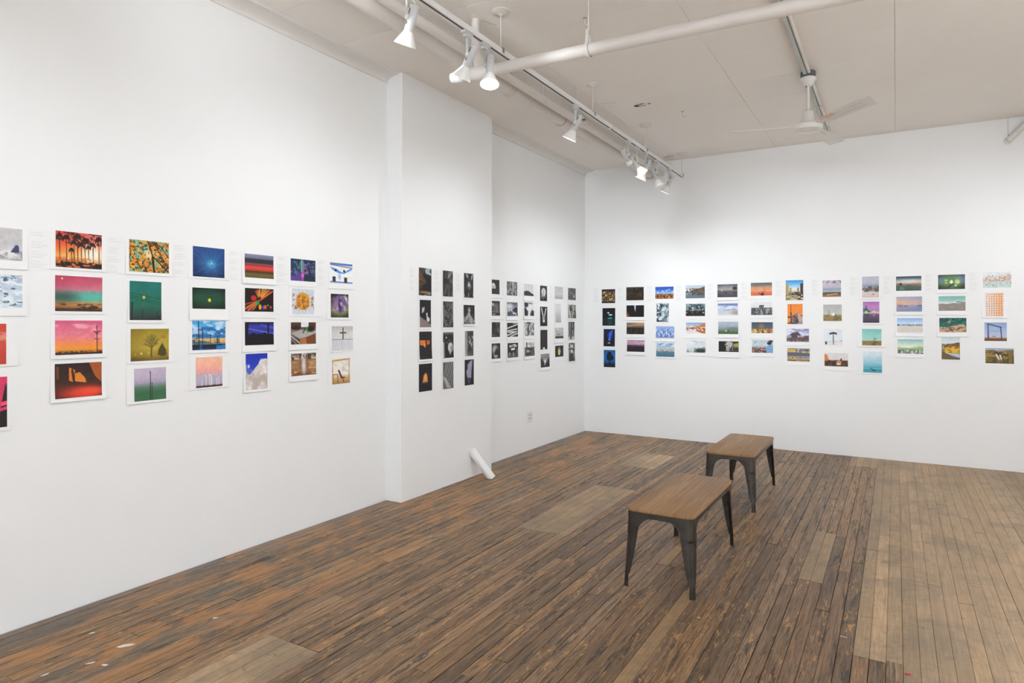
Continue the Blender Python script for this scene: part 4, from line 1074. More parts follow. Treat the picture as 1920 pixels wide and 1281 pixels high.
'B01': ('dark room with a bright doorway', [('g', '0 2a2625 1 221e1d'), ('r', .0, .14, .3, .34, 'c8c6c4'), ('r', .3, .1, .38, .85, '1a1716'), ('r', .42, .15, .8, .8, '5a5654'), ('m', 8, 8, .55, .08, '7c7876', .15, .8, 4), ('e', .3, .9, .2, .04, 'a8a4a0', .5)]),
'B02': ('faint figures in a dark passage', [('g', '0 1c1b1b 1 1e1d1d'), ('m', 7, 5, .55, .1, '4c4a4a', 0, 1, 6), ('e', .8, .55, .1, .15, '6a6868', .6), ('e', .3, .88, .1, .1, '5c5a5a', .6)]),
'B03': ('pale curved torso on black', [('g', '0 1a1919 1 161515'), ('e', .45, .45, .35, .36, '8a8888', .3), ('e', .62, .62, .26, .28, '1e1d1d', .3), ('e', .35, .35, .16, .18, 'b4b2b2', .7), ('e', .5, .85, .24, .1, 'aaa8a8', .4)]),
'B10': ('grey tangle of roots and foliage', [('g', '0 6e6c6d 1 5a5859'), ('m', 6, 6, .5, .08, 'a4a2a3', 0, 1, 5), ('m', 9, 7, .58, .05, '2a292a', 0, 1, 8), ('l', .55, 0, .6, .7, .12, 'b8b6b6')]),
'B11': ('flooded street with a pale sign and dark tower', [('g', '0 5c5c68 .4 8a8a98 .6 6a6a78 1 3c3c4a'), ('e', .25, .3, .3, .2, 'd0d0d8', .7), ('m', 7, 7, .55, .06, 'b8b8c2', .5, 1, 5), ('p', [(.72, .4), (.85, .36), (.98, .36), (.98, .75), (.5, .62)], '1c1c22'), ('r', .05, .5, .45, .68, 'c4c4cc'), ('m', 12, 10, .55, .04, '32323c', .55, .9, 9), ('e', .65, .8, .14, .06, 'e4e4ea', .5)]),
'B12': ('white diagonal beams on black', [('g', '0 201f1f 1 242323')]+[('l', x0, y0, x1, y1, .07, 'd4d3d3') for x0, y0, x1, y1 in ((0, .4, .5, .25), (.5, .25, 1, .1), (.05, .58, .9, .45), (.1, .66, .8, .66), (.0, .9, .9, .62), (.3, .98, 1, .75))]+[('l', .55, .05, .95, .02, .05, 'a8a7a7')]),
'B13': ('motel sign lit in the dark', [('g', '0 211f1f .6 2a2827 .85 4a4847 1 6a6866')]+[('l', x0, y0, x1, y1, .035, 'f0eff0') for x0, y0, x1, y1 in ((.20, .29, .20, .16), (.20, .16, .25, .24), (.25, .24, .30, .15), (.30, .15, .30, .28), (.49, .14, .61, .12), (.55, .13, .55, .26), (.65, .25, .65, .12), (.65, .12, .73, .11), (.65, .18, .72, .17), (.65, .25, .74, .24), (.78, .11, .78, .23), (.78, .23, .86, .22))]+[('e', .40, .215, .055, .075, 'f0eff0', .2), ('e', .40, .215, .025, .04, '262424', .2), ('p', [(.33, .38), (.68, .34), (.68, .47), (.33, .5)], 'f4f4f4'), ('e', .2, .75, .1, .12, '8a8886', .5), ('e', .55, .78, .08, .14, '9a9896', .5), ('e', .92, .6, .08, .2, '6a6866', .5)]),
'B20': ('dark roofline under a white sky', [('g', '0 d4d3d3 1 dcdbdb'), ('p', [(0, .62), (.12, .62), (.2, .55), (.3, .58), (.45, .56), (1, .86), (1, 1), (0, 1)], '2e2d2d')]),
'B21': ('white torn shape between dark clouds', [('g', '0 e6e5e6 1 e9e8e9'), ('m', 4, 4, .54, .04, '2a2929', 0, .7, 4), ('e', .15, .8, .22, .3, '262526', .2), ('e', .85, .88, .25, .25, '2a292a', .2), ('e', .55, .5, .18, .3, 'ecebec', .4), ('e', .2, .15, .22, .18, '333233', .3)]),
'B22': ('mottled black and white bark', [('g', '0 e0dfdf 1 e4e3e3'), ('m', 9, 6, .52, .05, '3a3939', 0, 1, 14), ('m', 16, 12, .6, .05, '757474', 0, 1, 15)]),
'B23': ('boulders below a bright waterfall', [('g', '0 b8b6b5 .35 a09e9d .42 2e2d2d 1 3a3939'), ('m', 6, 8, .5, .06, 'e6e5e4', 0, .36, 4), ('m', 7, 6, .56, .06, '6e6c6c', .4, 1, 7), ('e', .36, .64, .12, .07, 'c8c6c6', .4), ('l', .2, 0, .25, .4, .1, '2c2b2b')]),
'B30': ('white crumpled mask on black', [('g', '0 1c1b1b 1 191818'), ('e', .5, .42, .32, .28, 'd8d7d8', .15), ('l', .3, .5, .2, .75, .08, 'a8a7a8'), ('l', .45, .6, .42, .85, .07, '9a999a'), ('l', .68, .5, .68, .75, .06, 'b8b7b8'), ('l', .5, .25, .45, .6, .03, '4c4b4b')]),
'B31': ('two pale raised legs on black', [('g', '0 1c1b1b 1 1a1919'), ('l', .2, .1, .38, .45, .10, 'c8c7c6'), ('l', .8, .12, .62, .45, .10, 'bebdbc'), ('e', .48, .55, .2, .14, '8e8d8c', .4), ('e', .5, .73, .16, .09, 'e0dfde', .3), ('e', .48, .62, .1, .1, 'b0afae', .5)]),
'B32': ('faint dark portrait, nearly black', [('g', '0 1c1b1c .8 181718 1 1c1b1c'), ('e', .5, .35, .22, .2, '2c2b2c', .6), ('e', .5, .95, .16, .07, 'dedede', .3), ('e', .5, .7, .05, .05, '3a393a', .6)]),
'B33': ('white blossom before dark hills', [('g', '0 9a9999 .25 8e8d8d .35 6a6969 .4 1e1d1d 1 1a1919'), ('e', .5, .42, .3, .18, '9a9999', .6), ('e', .5, .58, .12, .14, 'dcdbdb', .4), ('e', .45, .78, .07, .08, 'b0afaf', .5), ('m', 8, 8, .6, .05, '5a5959', 0, .3, 3)]),
'B40': ('pale beige haze over a faint shore', [('g', '0 bfbfbf .4 cac8c6 .6 d0cbc7 .8 bcbfc0 .88 a8adb0 1 bcbcbb')]),
'B41': ('white mist fading to grey', [('g', '0 dedede .4 d8d8d8 .58 c4c4c5 .8 b8b8ba 1 a4a4a6'), ('m', 4, 9, .6, .1, 'a0a0a2', .85, 1, 4)]),
'B42': ('bleak bare branches over a dark ground', [('g', '0 d2d1ce .5 c6c5c2 .78 b4b2ae .84 2a2626 1 241f20'), ('m', 10, 7, .58, .05, '8a8985', .1, .7, 4), ('l', .3, .6, .3, .82, .03, '4a4845'), ('l', .3, .62, .6, .66, .03, '4a4845')]),
'B43': ('small yellow and blue flame on black', [('g', '0 161514 1 161514'), ('e', .48, .5, .14, .36, 'd8d8e4', .15), ('e', .48, .3, .08, .16, '7478c0', .5), ('e', .5, .53, .16, .18, 'ecc830', .15), ('e', .5, .78, .06, .06, 'e8e4d8', .3)]),
'B50': ('dark torn foliage with one white spot', [('g', '0 3c3b3b 1 2e2d2d'), ('m', 8, 6, .54, .07, '7c7b7b', 0, 1, 4), ('l', .1, 0, .7, .6, .03, '9a9999'), ('l', .3, .9, .6, .2, .03, '5a5959'), ('e', .78, .7, .06, .08, 'eeeeee', .3)]),
'B51': ('dark panels of peeling bark', [('g', '0 c4c2bc 1 b8b6b0'), ('m', 7, 3, .52, .06, '3e3d3a', 0, 1, 8), ('l', .4, 0, .42, 1, .12, '2c2b29'), ('l', .9, .1, .88, .9, .10, '3a3936')]),
'B52': ('black tree trunks in bright woods', [('g', '0 8a8987 .6 9a9997 1 c4c3c0'), ('m', 8, 6, .5, .06, '3a3938', 0, .8, 6), ('l', .48, 0, .4, .9, .14, '1c1b1b'), ('l', .8, .1, .85, .7, .06, '2c2b2b'), ('l', .1, .2, .15, .8, .05, '3a3939')]),
'B53': ('cut branches before a pale window', [('g', '0 a8a6a2 .3 c8c6c2 .5 8a8886 1 3a3938'), ('m', 6, 6, .52, .06, '2c2b2b', 0, 1, 16), ('r', .3, .12, .6, .2, 'e2e0dc'), ('e', .5, .45, .2, .1, 'dad8d4', .4)]),
'F00': ('city lights glittering at night', [('g', '0 1e1614 .85 2a1e16 .9 140e0c 1 120d0b'), ('m', 16, 14, .56, .04, '6a4a28', .1, .85, 5), ('m', 22, 20, .63, .03, 'ffd890', .15, .88, 9), ('e', .2, .2, .04, .05, 'd8e4dc', .5), ('e', .62, .75, .07, .05, 'ffc868', .5)]),
'F01': ('white lights over dark teal water', [('g', '0 0d1014 .5 0c1216 .6 10282c 1 122226'), ('e', .46, .27, .08, .04, 'e6f2f0', .4), ('r', .5, .36, .76, .41, 'dff0ec'), ('p', [(.42, .55), (.76, .52), (.7, .62), (.45, .62)], '3a9aa0'), ('r', .4, .62, .75, .95, '1a3c40'), ('e', .55, .66, .12, .03, '0c1a1c', .4)]),
'F02': ('blue searchlight beam over a shrine', [('g', '0 12163c .6 14143a 1 0d0e1e'), ('p', [(.35, .3), (.85, 0), (.62, .72), (.42, .7)], '1c3aa8'), ('p', [(.5, .2), (.8, .05), (.58, .7), (.46, .68)], '3060d8'), ('e', .48, .6, .06, .07, '80b0f0', .5), ('r', .33, .78, .58, .83, 'dce6f4'), ('e', .25, .65, .2, .2, '0e1024', .4), ('e', .8, .75, .2, .25, '0e1024', .4)]),
'F03': ('lone tree silhouette on deep blue', [('g', '0 1464b0 .4 1a70c0 .7 145090 .82 0c2440 1 0a1018'), ('vg', .35), ('e', .5, .3, .22, .2, '0a1424', .15), ('e', .56, .45, .3, .17, '0a1424', .2), ('e', .38, .42, .14, .16, '0a1424', .25), ('r', .46, .6, .54, .82, '081020'), ('e', .5, .76, .08, .08, '081020')]),
'F10': ('dim forest edge at dusk', [('g', '0 505246 .12 38392e .4 2e2618 .6 3a2814 .8 2a2418 1 1c1a14'), ('m', 9, 5, .52, .07, '16160f', .08, .7, 5), ('m', 8, 9, .6, .06, '5a4018', .45, .7, 7)]),
'F11': ('white lightning bolt on a black sky', [('g', '0 14110f .8 12100e 1 1c120c'), ('p', [(.43, 0), (.55, 0), (.52, .3), (.5, .55), (.46, .3)], 'a8a8c8'), ('l', .49, 0, .49, .4, .025, 'f0f0ff'), ('e', .02, .97, .12, .3, 'b0602a', .9)]),
'F12': ('dark moor under a streaked sunset', [('g', '0 6a6258 .25 8a7662 .36 6a5c54 .45 3a3630 .5 1e1b18 1 24201c'), ('e', .8, .1, .4, .12, 'c89868', .8), ('l', .1, .3, 1, .15, .06, 'b88a64'), ('m', 7, 8, .58, .06, '3a342c', .5, 1, 4)]),
'F13': ('violet lake with black shoreline', [('g', '0 8a88b4 .15 b898b8 .28 c88aa0 .38 a87c90 .43 8a7890 .52 241a24 .54 8a6884 .8 9c7a98 1 6a5478'), ('m', 4, 9, .55, .08, 'e0b0b0', .05, .35, 3), ('t', .46, .10, 5, '281c28', 7), ('r', 0, .53, 1, .555, '6a5070')]),
'F14': ('', []),
'F20': ('red desert under a bright blue sky', [('g', '0 1e48b4 .3 3f74d0 .5 8ab0dc .6 b49c90 .62 8a5a40 .8 7a4a2c 1 b87c4c'), ('m', 5, 8, .62, .06, 'e6ecf4', .2, .5, 6), ('m', 7, 8, .52, .06, '3a2418', .62, .95, 9), ('m', 9, 9, .6, .06, 'd8a06c', .65, 1, 12)]),
'F21': ('pale dripping ice wall', [('g', '0 3a505c .5 4a6470 1 2e424c'), ('gx', '0 22343c .5 6a8894 .8 c0ccd2 1 8aa0aa', .6), ('m', 8, 8, .54, .08, 'd8e0e4', 0, 1, 4), ('m', 9, 7, .6, .06, '20323a', 0, 1, 8)]),
'F22': ('blue ice cliff in ripples', [('g', '0 a8b8e0 .2 8aa4d8 .5 5c84c8 .8 7a94cc 1 9aa4c8'), ('m', 10, 6, .52, .08, 'c8d8f0', .2, .85, 4), ('m', 12, 7, .6, .05, '3a5a9c', .25, .9, 6), ('e', .62, .76, .03, .05, '2a3658', .5)]),
'F23': ('distant town across calm blue water', [('g', '0 5a8cc4 .15 9ab8d8 .35 b8c8d8 .48 a8b8c4 .52 b09a8c .58 8a8e90 .6 6a90a4 1 3c6478'), ('m', 4, 8, .52, .08, 'eaf0f4', .0, .35, 5), ('m', 10, 12, .52, .06, 'd8c8b8', .46, .6, 7), ('m', 3, 12, .56, .08, '50788c', .6, 1, 9)]),
'F30': ('grey hill mirrored in still water', [('g', '0 b8ccdc .35 d4d8dc .5 e0d4cc .56 a8b4c0 .8 6c8494 1 4a6070'), ('p', [(.0, .5), (.1, .42), (.2, .5), (.35, .35), (.5, .24), (.62, .26), (.8, .2), (1, .1), (1, .8), (.85, .84), (.6, .76), (.4, .66), (.2, .55), (.08, .58)], '6a5a50'), ('m', 9, 9, .55, .07, '48403c', .2, .8, 6)]),
'F31': ('figures at the mouth of an ice cave', [('g', '0 3a5054 .3 2c4044 .55 26302f .65 241c18 1 2a211c'), ('m', 5, 5, .54, .07, '7a9498', 0, .55, 4), ('m', 12, 9, .64, .04, 'c8d4d4', .05, .6, 8), ('e', .35, .7, .03, .07, 'b06038', .4), ('e', .6, .7, .03, .07, '8a4a34', .4), ('e', .05, .72, .03, .05, 'e0b040', .4), ('e', .92, .72, .05, .05, 'c8ccd0', .4), ('e', .4, .92, .04, .04, '3a3ab8', .4)]),
'F32': ('orange dunes streaked with snow', [('g', '0 8aa8d4 .3 b4c0d8 .45 d8c8c0 .6 e8dcd4 1 ece4de'), ('p', [(.3, .42), (1, .02), (1, .8), (.55, .75), (.3, .62)], 'c87c48'), ('p', [(.45, .72), (.75, .55), (1, .6), (1, .98), (.8, .95)], 'b86a38'), ('m', 6, 9, .56, .05, 'f2ece8', .25, .75, 5), ('m', 5, 8, .6, .05, '8a5434', .45, .7, 7)]),
'F33': ('dark grass blades under a pale sky', [('g', '0 ccd8dc .4 dce2e4 .8 d4dadc 1 b8c4c4'), ('m', 3, 3, .55, .1, 'e8ecee', 0, .6, 4)]+[('l', .4+.04*k, 1, .44+.047*k, .62+.12*((k*7) % 5)/5-.015*k*.6, .02, '2c3c38') for k in range(14)]+[('e', .75, .85, .25, .15, '2e3e3a', .4), ('l', .03, 1, .06, .8, .02, '2c3c38'), ('l', .12, 1, .1, .85, .02, '2c3c38')]),
'F40': ('boats on a misty grey lake', [('g', '0 6a686c .2 8a8a90 .4 a4a2a4 .48 8a8484 .52 605c62 1 403c44'), ('vg', .35), ('e', .87, .32, .12, .13, '2a2828', .2), ('l', .0, .5, .3, .48, .03, '6a4c40'), ('e', .22, .48, .04, .04, 'e0dede', .5), ('e', .43, .66, .07, .05, '2e282a', .3), ('r', .75, .6, .95, .66, '302c32')]),
'F41': ('birds flying over pale sea foam', [('g', '0 5c74b0 .2 8a9cc8 .35 b8c4dc .6 c4ccdc 1 d4d2d4'), ('m', 3, 8, .5, .1, 'dde2ec', .2, .5, 4), ('e', .95, .8, .25, .2, 'a89890', .9)]+[('l', x_, y_, x_+.05, y_-.03, .02, '4a5878') for x_, y_ in ((.3, .56), (.42, .6), (.5, .58), (.55, .56), (.68, .54), (.78, .52), (.85, .54))]),
'F42': ('grazing animals on a foggy green field', [('g', '0 b4bcd0 .3 a8b2c0 .55 8c9aa0 .7 6a8068 .85 48663c 1 3c5a30'), ('e', .75, .6, .3, .14, '6c7c74', .8), ('e', .4, .74, .06, .06, 'c8beb0', .3), ('e', .5, .74, .045, .07, '4a3c34', .3)]),
'F43': ('pale goat with a yellow tag in the dark', [('g', '0 1a1715 1 1e1b19'), ('p', [(.38, .1), (.5, .0), (.68, .1), (.7, .3), (.6, .6), (.5, .95), (.4, .92), (.38, .5)], 'c4beba'), ('m', 7, 7, .55, .07, '8a8480', .05, .9, 4), ('p', [(.72, .25), (1, .15), (1, .6), (.78, .45)], 'a8a02c'), ('e', .36, .28, .04, .06, 'b8b048', .4), ('r', .72, .6, 1, 1, '3a3834'), ('r', 0, 0, .3, 1, '191614')]),
'F50': ('two people in an orange teal sunset', [('g', '0 4c5c5c .25 8a7868 .45 d8946a .7 e07844 1 d05c30'), ('m', 4, 10, .55, .1, 'e0a080', .3, .7, 4), ('e', .52, .88, .04, .1, '2c1c1a', .25), ('e', .58, .86, .04, .12, '2c1c1a', .25), ('l', .38, .82, .5, .92, .03, '2c1c1a'), ('l', .26, .25, .3, .2, .02, '3a3c3c'), ('r', .48, .93, .62, 1, '2c1c1a')]),
'F51': ('lone house on a field, black and white', [('g', '0 e8e8e8 .44 dcdcdc .46 3a3a3a .7 4a4a4a 1 2c2c2c'), ('p', [(.38, .3), (.4, .26), (.56, .26), (.6, .22), (.6, .46), (.38, .46)], '1e1e1e'), ('r', .43, .36, .47, .42, 'c8c8c8'), ('r', .51, .36, .55, .42, 'c8c8c8'), ('m', 12, 10, .55, .06, '9a9a9a', .48, 1, 5)]),
'F52': ('graffiti wall and bare tree under a storm sky', [('g', '0 3c4c5c .3 4a5864 .55 56606a .58 6a5434 .62 c89c54 1 d0a860'), ('e', .46, .38, .13, .24, '8a6a50', .5), ('m', 9, 8, .52, .05, '5a3c24', .62, 1, 5), ('m', 7, 6, .6, .05, 'e8d0a0', .65, 1, 9), ('e', .85, .8, .1, .1, 'b86040', .6)]),
'F53': ('person in light blue looking over a market', [('g', '0 b8ccd4 .4 c8d4d8 .55 a8b8bc .6 8a6a5c .8 7c6050 1 5a443c'), ('m', 9, 8, .52, .06, '3c3430', .62, 1, 5), ('m', 9, 8, .6, .05, 'c8b8a8', .55, 1, 8), ('e', .47, .76, .1, .06, 'c04048', .3), ('e', .47, .74, .05, .03, 'e8d8d8', .3), ('p', [(.66, .7), (.74, .45), (.85, .38), (1, .35), (1, 1), (.7, 1)], '7aa4d0'), ('e', .83, .24, .11, .13, '2a2020', .2), ('e', .9, .08, .1, .1, '3a2c28', .3), ('l', .1, .22, .2, .15, .015, '60686c')]),
'F60': ('ancient stone gateways and rubble in hard sun', [('g', '0 2c8cd0 .15 5aaae0 .35 b4d8ec .45 e4ecea .6 c0b08c 1 8a7850'), ('p', [(0, .2), (.16, .18), (.18, .75), (0, .8)], 'a8905c'), ('p', [(.82, .18), (1, .14), (1, 1), (.8, 1), (.82, .6)], '2e281e'), ('r', .22, .38, .34, .6, 'a89468'), ('r', .64, .38, .76, .58, 'a08c64'), ('p', [(.18, .62), (.8, .58), (.8, .72), (.2, .75)], '2a2418'), ('m', 8, 12, .52, .06, '3a3222', .7, 1, 4), ('m', 8, 12, .6, .05, 'd0c090', .62, 1, 7)]),
'F61': ('tower and gabled house on an orange sky', [('g', '0 f08420 .5 ee8a2a 1 f08c28'), ('l', .22, .02, .22, .4, .015, '6a3c1c'), ('e', .23, .46, .05, .05, '3a281e', .2), ('l', .24, .5, .25, 1, .045, '4a3426'), ('p', [(.28, .6), (.4, .55), (.65, .45), (.78, .42), (1, .62), (1, .98), (.3, 1)], '8a6c60'), ('p', [(.55, .6), (.75, .43), (1, .62), (1, .85), (.6, .95)], 'c8a490'), ('m', 7, 6, .54, .05, '4c3a34', .55, 1, 4), ('p', [(.55, 1), (1, .82), (1, 1)], '8c94a0')]),
'F62': ('grey temple roofs under violet clouds', [('g', '0 7878b0 .2 a8a8cc .4 c0c0dc .6 a8a4b8 .8 6e5c60 1 9a8478'), ('m', 4, 6, .52, .08, 'e0e0f0', 0, .5, 4), ('p', [(.1, .52), (.25, .32), (.5, .22), (.54, .3), (.64, .45), (.6, .55), (.5, .5), (.5, .72), (.2, .72), (.22, .54)], '4a3e46'), ('p', [(.02, .78), (.25, .66), (.45, .72), (.45, .85), (.02, .9)], '5c4e54'), ('p', [(.75, .62), (.85, .52), (1, .52), (1, .9), (.72, .88)], '564a54'), ('e', .62, .75, .12, .12, '7c4c38', .4), ('m', 10, 9, .56, .05, '3c3034', .8, 1, 6)]),
'F63': ('yellow taxis seen from above', [('g', '0 8a8690 .3 6a6874 .55 5a5a66 .62 8c8a92 .85 a09a98 .88 c08838 1 8a6a40')]+[('e', x_, y_, .06, .05, 'e8c838', .2) for x_, y_ in ((.05, .12), (.18, .12), (.3, .14), (.08, .25), (.2, .25), (.32, .25), (.48, .26), (.7, .28), (.8, .28), (.95, .28))]+[('e', .26, .73, .13, .08, 'ecb428', .2), ('e', .25, .73, .05, .04, '3a3430', .3), ('r', .58, .7, .62, .75, '2c2c34'), ('e', .5, .08, .06, .05, 'd0d4dc', .3), ('e', .87, .14, .06, .05, '3c3c48', .3), ('m', 12, 20, .55, .05, '3c2c20', .9, 1, 5)]),
'F70': ('grey sea and beach below bare twigs', [('g', '0 c4bcc8 .3 c0b8c4 .48 b4b0bc .50 8c98a8 .7 a4b0bc .73 6c5a48 .78 4a3a24 .9 8a6034 1 a06838'), ('m', 9, 9, .54, .06, '7c6874', 0, .18, 5), ('l', .25, .88, .8, .82, .03, 'c8b890')]),
'F71': ('small white shed on yellow grassland', [('g', '0 b0b0b0 .4 bcbab8 .6 c4c0b8 .62 a08c50 .8 98804a 1 8c7840'), ('p', [(.44, .68), (.46, .54), (.54, .5), (.64, .54), (.66, .68)], 'eceae8'), ('r', .64, .54, .7, .66, '6c6c6c'), ('l', .3, .35, .3, .64, .012, '6a665c'), ('m', 8, 10, .56, .06, '6c5c30', .66, 1, 4)]),
'F72': ('tall shelter pole and a bin on white ground', [('g', '0 e2e6ea .7 e0e8ec .76 c4dce4 .82 e6e2de 1 e8dcd4'), ('p', [(.3, .24), (.5, .17), (.7, .22), (.7, .34), (.5, .3), (.3, .36)], '3c3430'), ('l', .5, .3, .52, .94, .035, '6a5c56'), ('r', .07, .78, .18, .95, '2c3030'), ('p', [(.88, .72), (1, .66), (1, .74)], '8088a8')]),
'F73': ('rust-orange house fronts under a pale sky', [('g', '0 e0dcdc .5 dcd4d0 .62 6e4a34 1 50301e'), ('p', [(0, .1), (.12, .12), (.16, .45), (.22, .52), (.12, .6), (0, .6)], 'd87830'), ('p', [(0, .6), (.5, .56), (.75, .6), (1, .56), (1, 1), (0, 1)], '5a3824'), ('m', 9, 8, .54, .05, '2e1c14', .55, 1, 4), ('p', [(.5, .6), (.62, .56), (.74, .64), (.7, .9), (.52, .88)], 'c88048'), ('e', .6, .82, .08, .07, 'e8d8cc', .4), ('r', .68, .4, .74, .6, '3c2418'), ('r', .5, .5, .55, .6, '4a2c1c')]),
'F80': ('grey rocky island across sand', [('g', '0 bcb8c4 .3 b4b4c4 .45 8c94ac .55 9ca4b8 .6 c4b8b4 .75 d8c8c0 1 d8c0b8'), ('p', [(.1, .64), (.3, .6), (.55, .62), (.68, .48), (.78, .42), (.98, .56), (1, .7), (.6, .7), (.2, .7)], '8c8078'), ('m', 9, 10, .52, .06, '5a524c', .45, .72, 4), ('e', .67, .84, .035, .03, '4a3c38', .3)]),
'F81': ('violet sky mirrored behind a green hill', [('g', '0 a868b0 .25 c080bc .45 a084b8 .5 e0b898 .55 c8a890 .58 6c5c80 .8 523a58 1 3c2c44'), ('p', [(.0, .32), (.2, .28), (.36, .38), (.5, .5), (.02, .52)], '3a6c64'), ('l', .2, .2, .2, .35, .035, '3a5854'), ('e', .2, .48, .1, .03, 'e8d0b8', .4), ('e', .68, .47, .1, .04, 'e0c8b0', .4), ('p', [(.04, .58), (.45, .58), (.25, .82), (.18, .82)], '3c4c58'), ('e', .68, .62, .06, .08, '9a7c84', .5)]),
'F82': ('little bare tree on a turquoise sky', [('g', '0 7cc0b8 .4 94d0c8 .7 a4d4c8 .73 8c7438 1 9a7c40'), ('m', 9, 10, .56, .06, '6c5428', .75, 1, 4), ('e', .67, .58, .1, .08, '9cac8c', .8), ('l', .66, .58, .66, .74, .018, '6c6440')]),
'F83': ('small blue boat on an aqua sea', [('g', '0 e0e8ec .2 ccdfe6 .5 9cccd8 .74 60b0c0 .77 2c94a8 .80 9cd0d8 .82 3c98a8 1 3c9caa'), ('e', .57, .89, .1, .04, '24487c', .25), ('e', .55, .86, .06, .02, '48607c', .4), ('r', .38, .79, .5, .825, '2c5c5c')]),
'F90': ('orange shoreline under a dark stormy sky', [('g', '0 34444c .2 5c6c74 .4 a8b0b0 .48 8c8c84 .53 7c4c34 .6 4a3428 .64 4c645c 1 344c48'), ('e', .55, .36, .5, .14, 'd4d8d4', .9), ('m', 10, 20, .5, .06, 'c07040', .5, .62, 5), ('e', .18, .54, .06, .08, '2c2c24', .3), ('m', 3, 8, .56, .1, '5c7c70', .64, 1, 8)]),
'F91': ('boats on a peach and blue evening sea', [('g', '0 98a0c8 .2 b8a8b4 .4 e0b088 .52 d8b0a0 .58 9c98b0 1 6c7ca8'), ('gx', '0 e8b080 .5 c0b0b8 1 8890c0', .3), ('m', 4, 12, .55, .08, '7c88ac', .58, 1, 4), ('l', .08, .62, .22, .62, .03, '4a4a60'), ('l', .3, .64, .46, .62, .03, '5a5a70'), ('l', .84, .6, .96, .58, .03, '4a4a64'), ('p', [(0, .5), (.14, .47), (.25, .52), (0, .52)], '8c8494')]),
'F92': ('people on a wide white beach', [('g', '0 8cb0e4 .25 b4d0f0 .42 d4e4f4 .47 6c8cb4 .5 b8bcc4 .54 dcd4cc 1 d4ccc4'), ('m', 14, 20, .57, .05, '5a5c6c', .43, .55, 5), ('e', .5, .52, .025, .05, 'c84c44', .3), ('e', .78, .48, .03, .06, 'b85c50', .3), ('e', .05, .48, .04, .06, '4a4c60', .3), ('n', 20, 20, .05, 6)]),
'F93': ('pale green wave over dark pebbles', [('g', '0 8cc0b8 .2 b4d4cc .42 d8e4d8 .55 a4c080 .7 8cac64 .78 9cac9c 1 5c685c'), ('e', .35, .5, .35, .1, 'eceee4', .7), ('m', 9, 8, .5, .07, '3c443c', .76, 1, 4), ('m', 9, 8, .58, .06, 'dce4e0', .72, 1, 9)]),
'F100': ('white blossoms on a blurred green branch', [('g', '0 4c5c48 .3 5c7c54 .6 4a6c3c 1 2c3424'), ('e', .85, .3, .2, .28, '7c88b4', .9), ('e', .1, .4, .14, .25, '7884ac', .9), ('e', .5, .55, .3, .4, '5c8c48', .9), ('p', [(.2, 1), (.5, .62), (.62, .65), (.35, 1)], '4a3828'), ('e', .5, .5, .06, .12, 'f0f0e4', .3), ('e', .72, .5, .1, .16, 'c4cc88', .35), ('e', .3, .38, .07, .05, 'c0c8a8', .4), ('e', .3, .55, .06, .07, 'a8b888', .4), ('e', .66, .75, .04, .06, 'dce0c4', .4), ('vg', .45)]),
'F101': ('calm green sea lapping grey sand', [('g', '0 7cb4ac .25 94c0b8 .42 c0d8d4 .47 ecece8 .5 b0a49c .55 8c8078 1 9c9088'), ('t', .5, .14, 2.2, '8c827a', 5), ('l', 0, .46, .35, .5, .04, 'f0f0ee'), ('l', .35, .5, .68, .4, .035, 'e0e2de'), ('l', .68, .4, 1, .46, .03, '5c564e'), ('m', 6, 16, .56, .08, '9c9088', .55, 1, 8)]),
'F102': ('swimmer off sunlit rocks in dark green sea', [('g', '0 0c3c38 .3 10564c .55 145c50 1 c8a480'), ('m', 9, 9, .6, .06, '2c8070', 0, .5, 5), ('p', [(0, .65), (.15, .62), (.3, .66), (.5, .55), (.7, .52), (.75, .46), (.92, .46), (1, .66), (1, 1), (0, 1)], 'c8a888'), ('m', 8, 9, .57, .05, '8c6850', .6, 1, 6), ('m', 12, 10, .62, .04, '4c3024', .68, .9, 9), ('e', .56, .8, .03, .05, 'b04030', .3), ('l', .32, .32, .4, .22, .04, 'd89c80'), ('l', .36, .27, .4, .34, .03, 'd89c80')]),
'F103': ('brown thatch over a yellow haystack', [('g', '0 c4d4dc .25 dce0e0 .4 a8b0b0 .8 6c5838 1 54441f'), ('p', [(.12, .36), (.3, .3), (.6, .28), (.9, .22), (1, .24), (1, .48), (.14, .52)], '6e4c34'), ('p', [(.14, .5), (.35, .42), (.5, .44), (.62, .4), (1, .42), (1, .72), (.2, .7)], 'e0b42c'), ('p', [(.2, .7), (1, .74), (1, .92), (.55, .82)], 'b4c4d4'), ('p', [(0, .6), (.14, .66), (.3, .78), (1, .96), (1, 1), (0, 1)], '6a5632'), ('m', 9, 7, .57, .05, '8c6420', .3, .7, 4)]),
'F110': ('pale city skyline across water', [('g', '0 e4e8ea .4 e0e2e0 .56 d8d0c8 .6 d0d8d4 1 c8d8d4'), ('m', 14, 8, .54, .06, 'c4a89c', .34, .6, 5), ('p', [(.78, .3), (.84, .14), (.92, .1), (.98, .4), (.98, .58), (.7, .58)], 'd0beb0'), ('m', 14, 12, .58, .05, 'b88c78', .2, .6, 9), ('r', .74, .25, .79, .55, 'c88c70'), ('l', .46, .3, .46, .58, .015, 'c0a898'), ('m', 16, 14, .66, .03, '7c8c88', .6, 1, 7), ('e', .45, .94, .03, .03, 'a89858', .4)]),
'F111': ('rows of orange chairs seen from above', [('g', '0 e6dcd8 1 e4dcdc')]+[('e', .08+.13*i+.01*(j % 2), .05+.1*j-.02*i*0, .026+.006*i, .022+.003*i, 'f0902c', .3) for i in range(7) for j in range(10)]+[('e', .11+.13*i, .09+.1*j, .018, .014, 'a86050', .4) for i in range(7) for j in range(9)]),
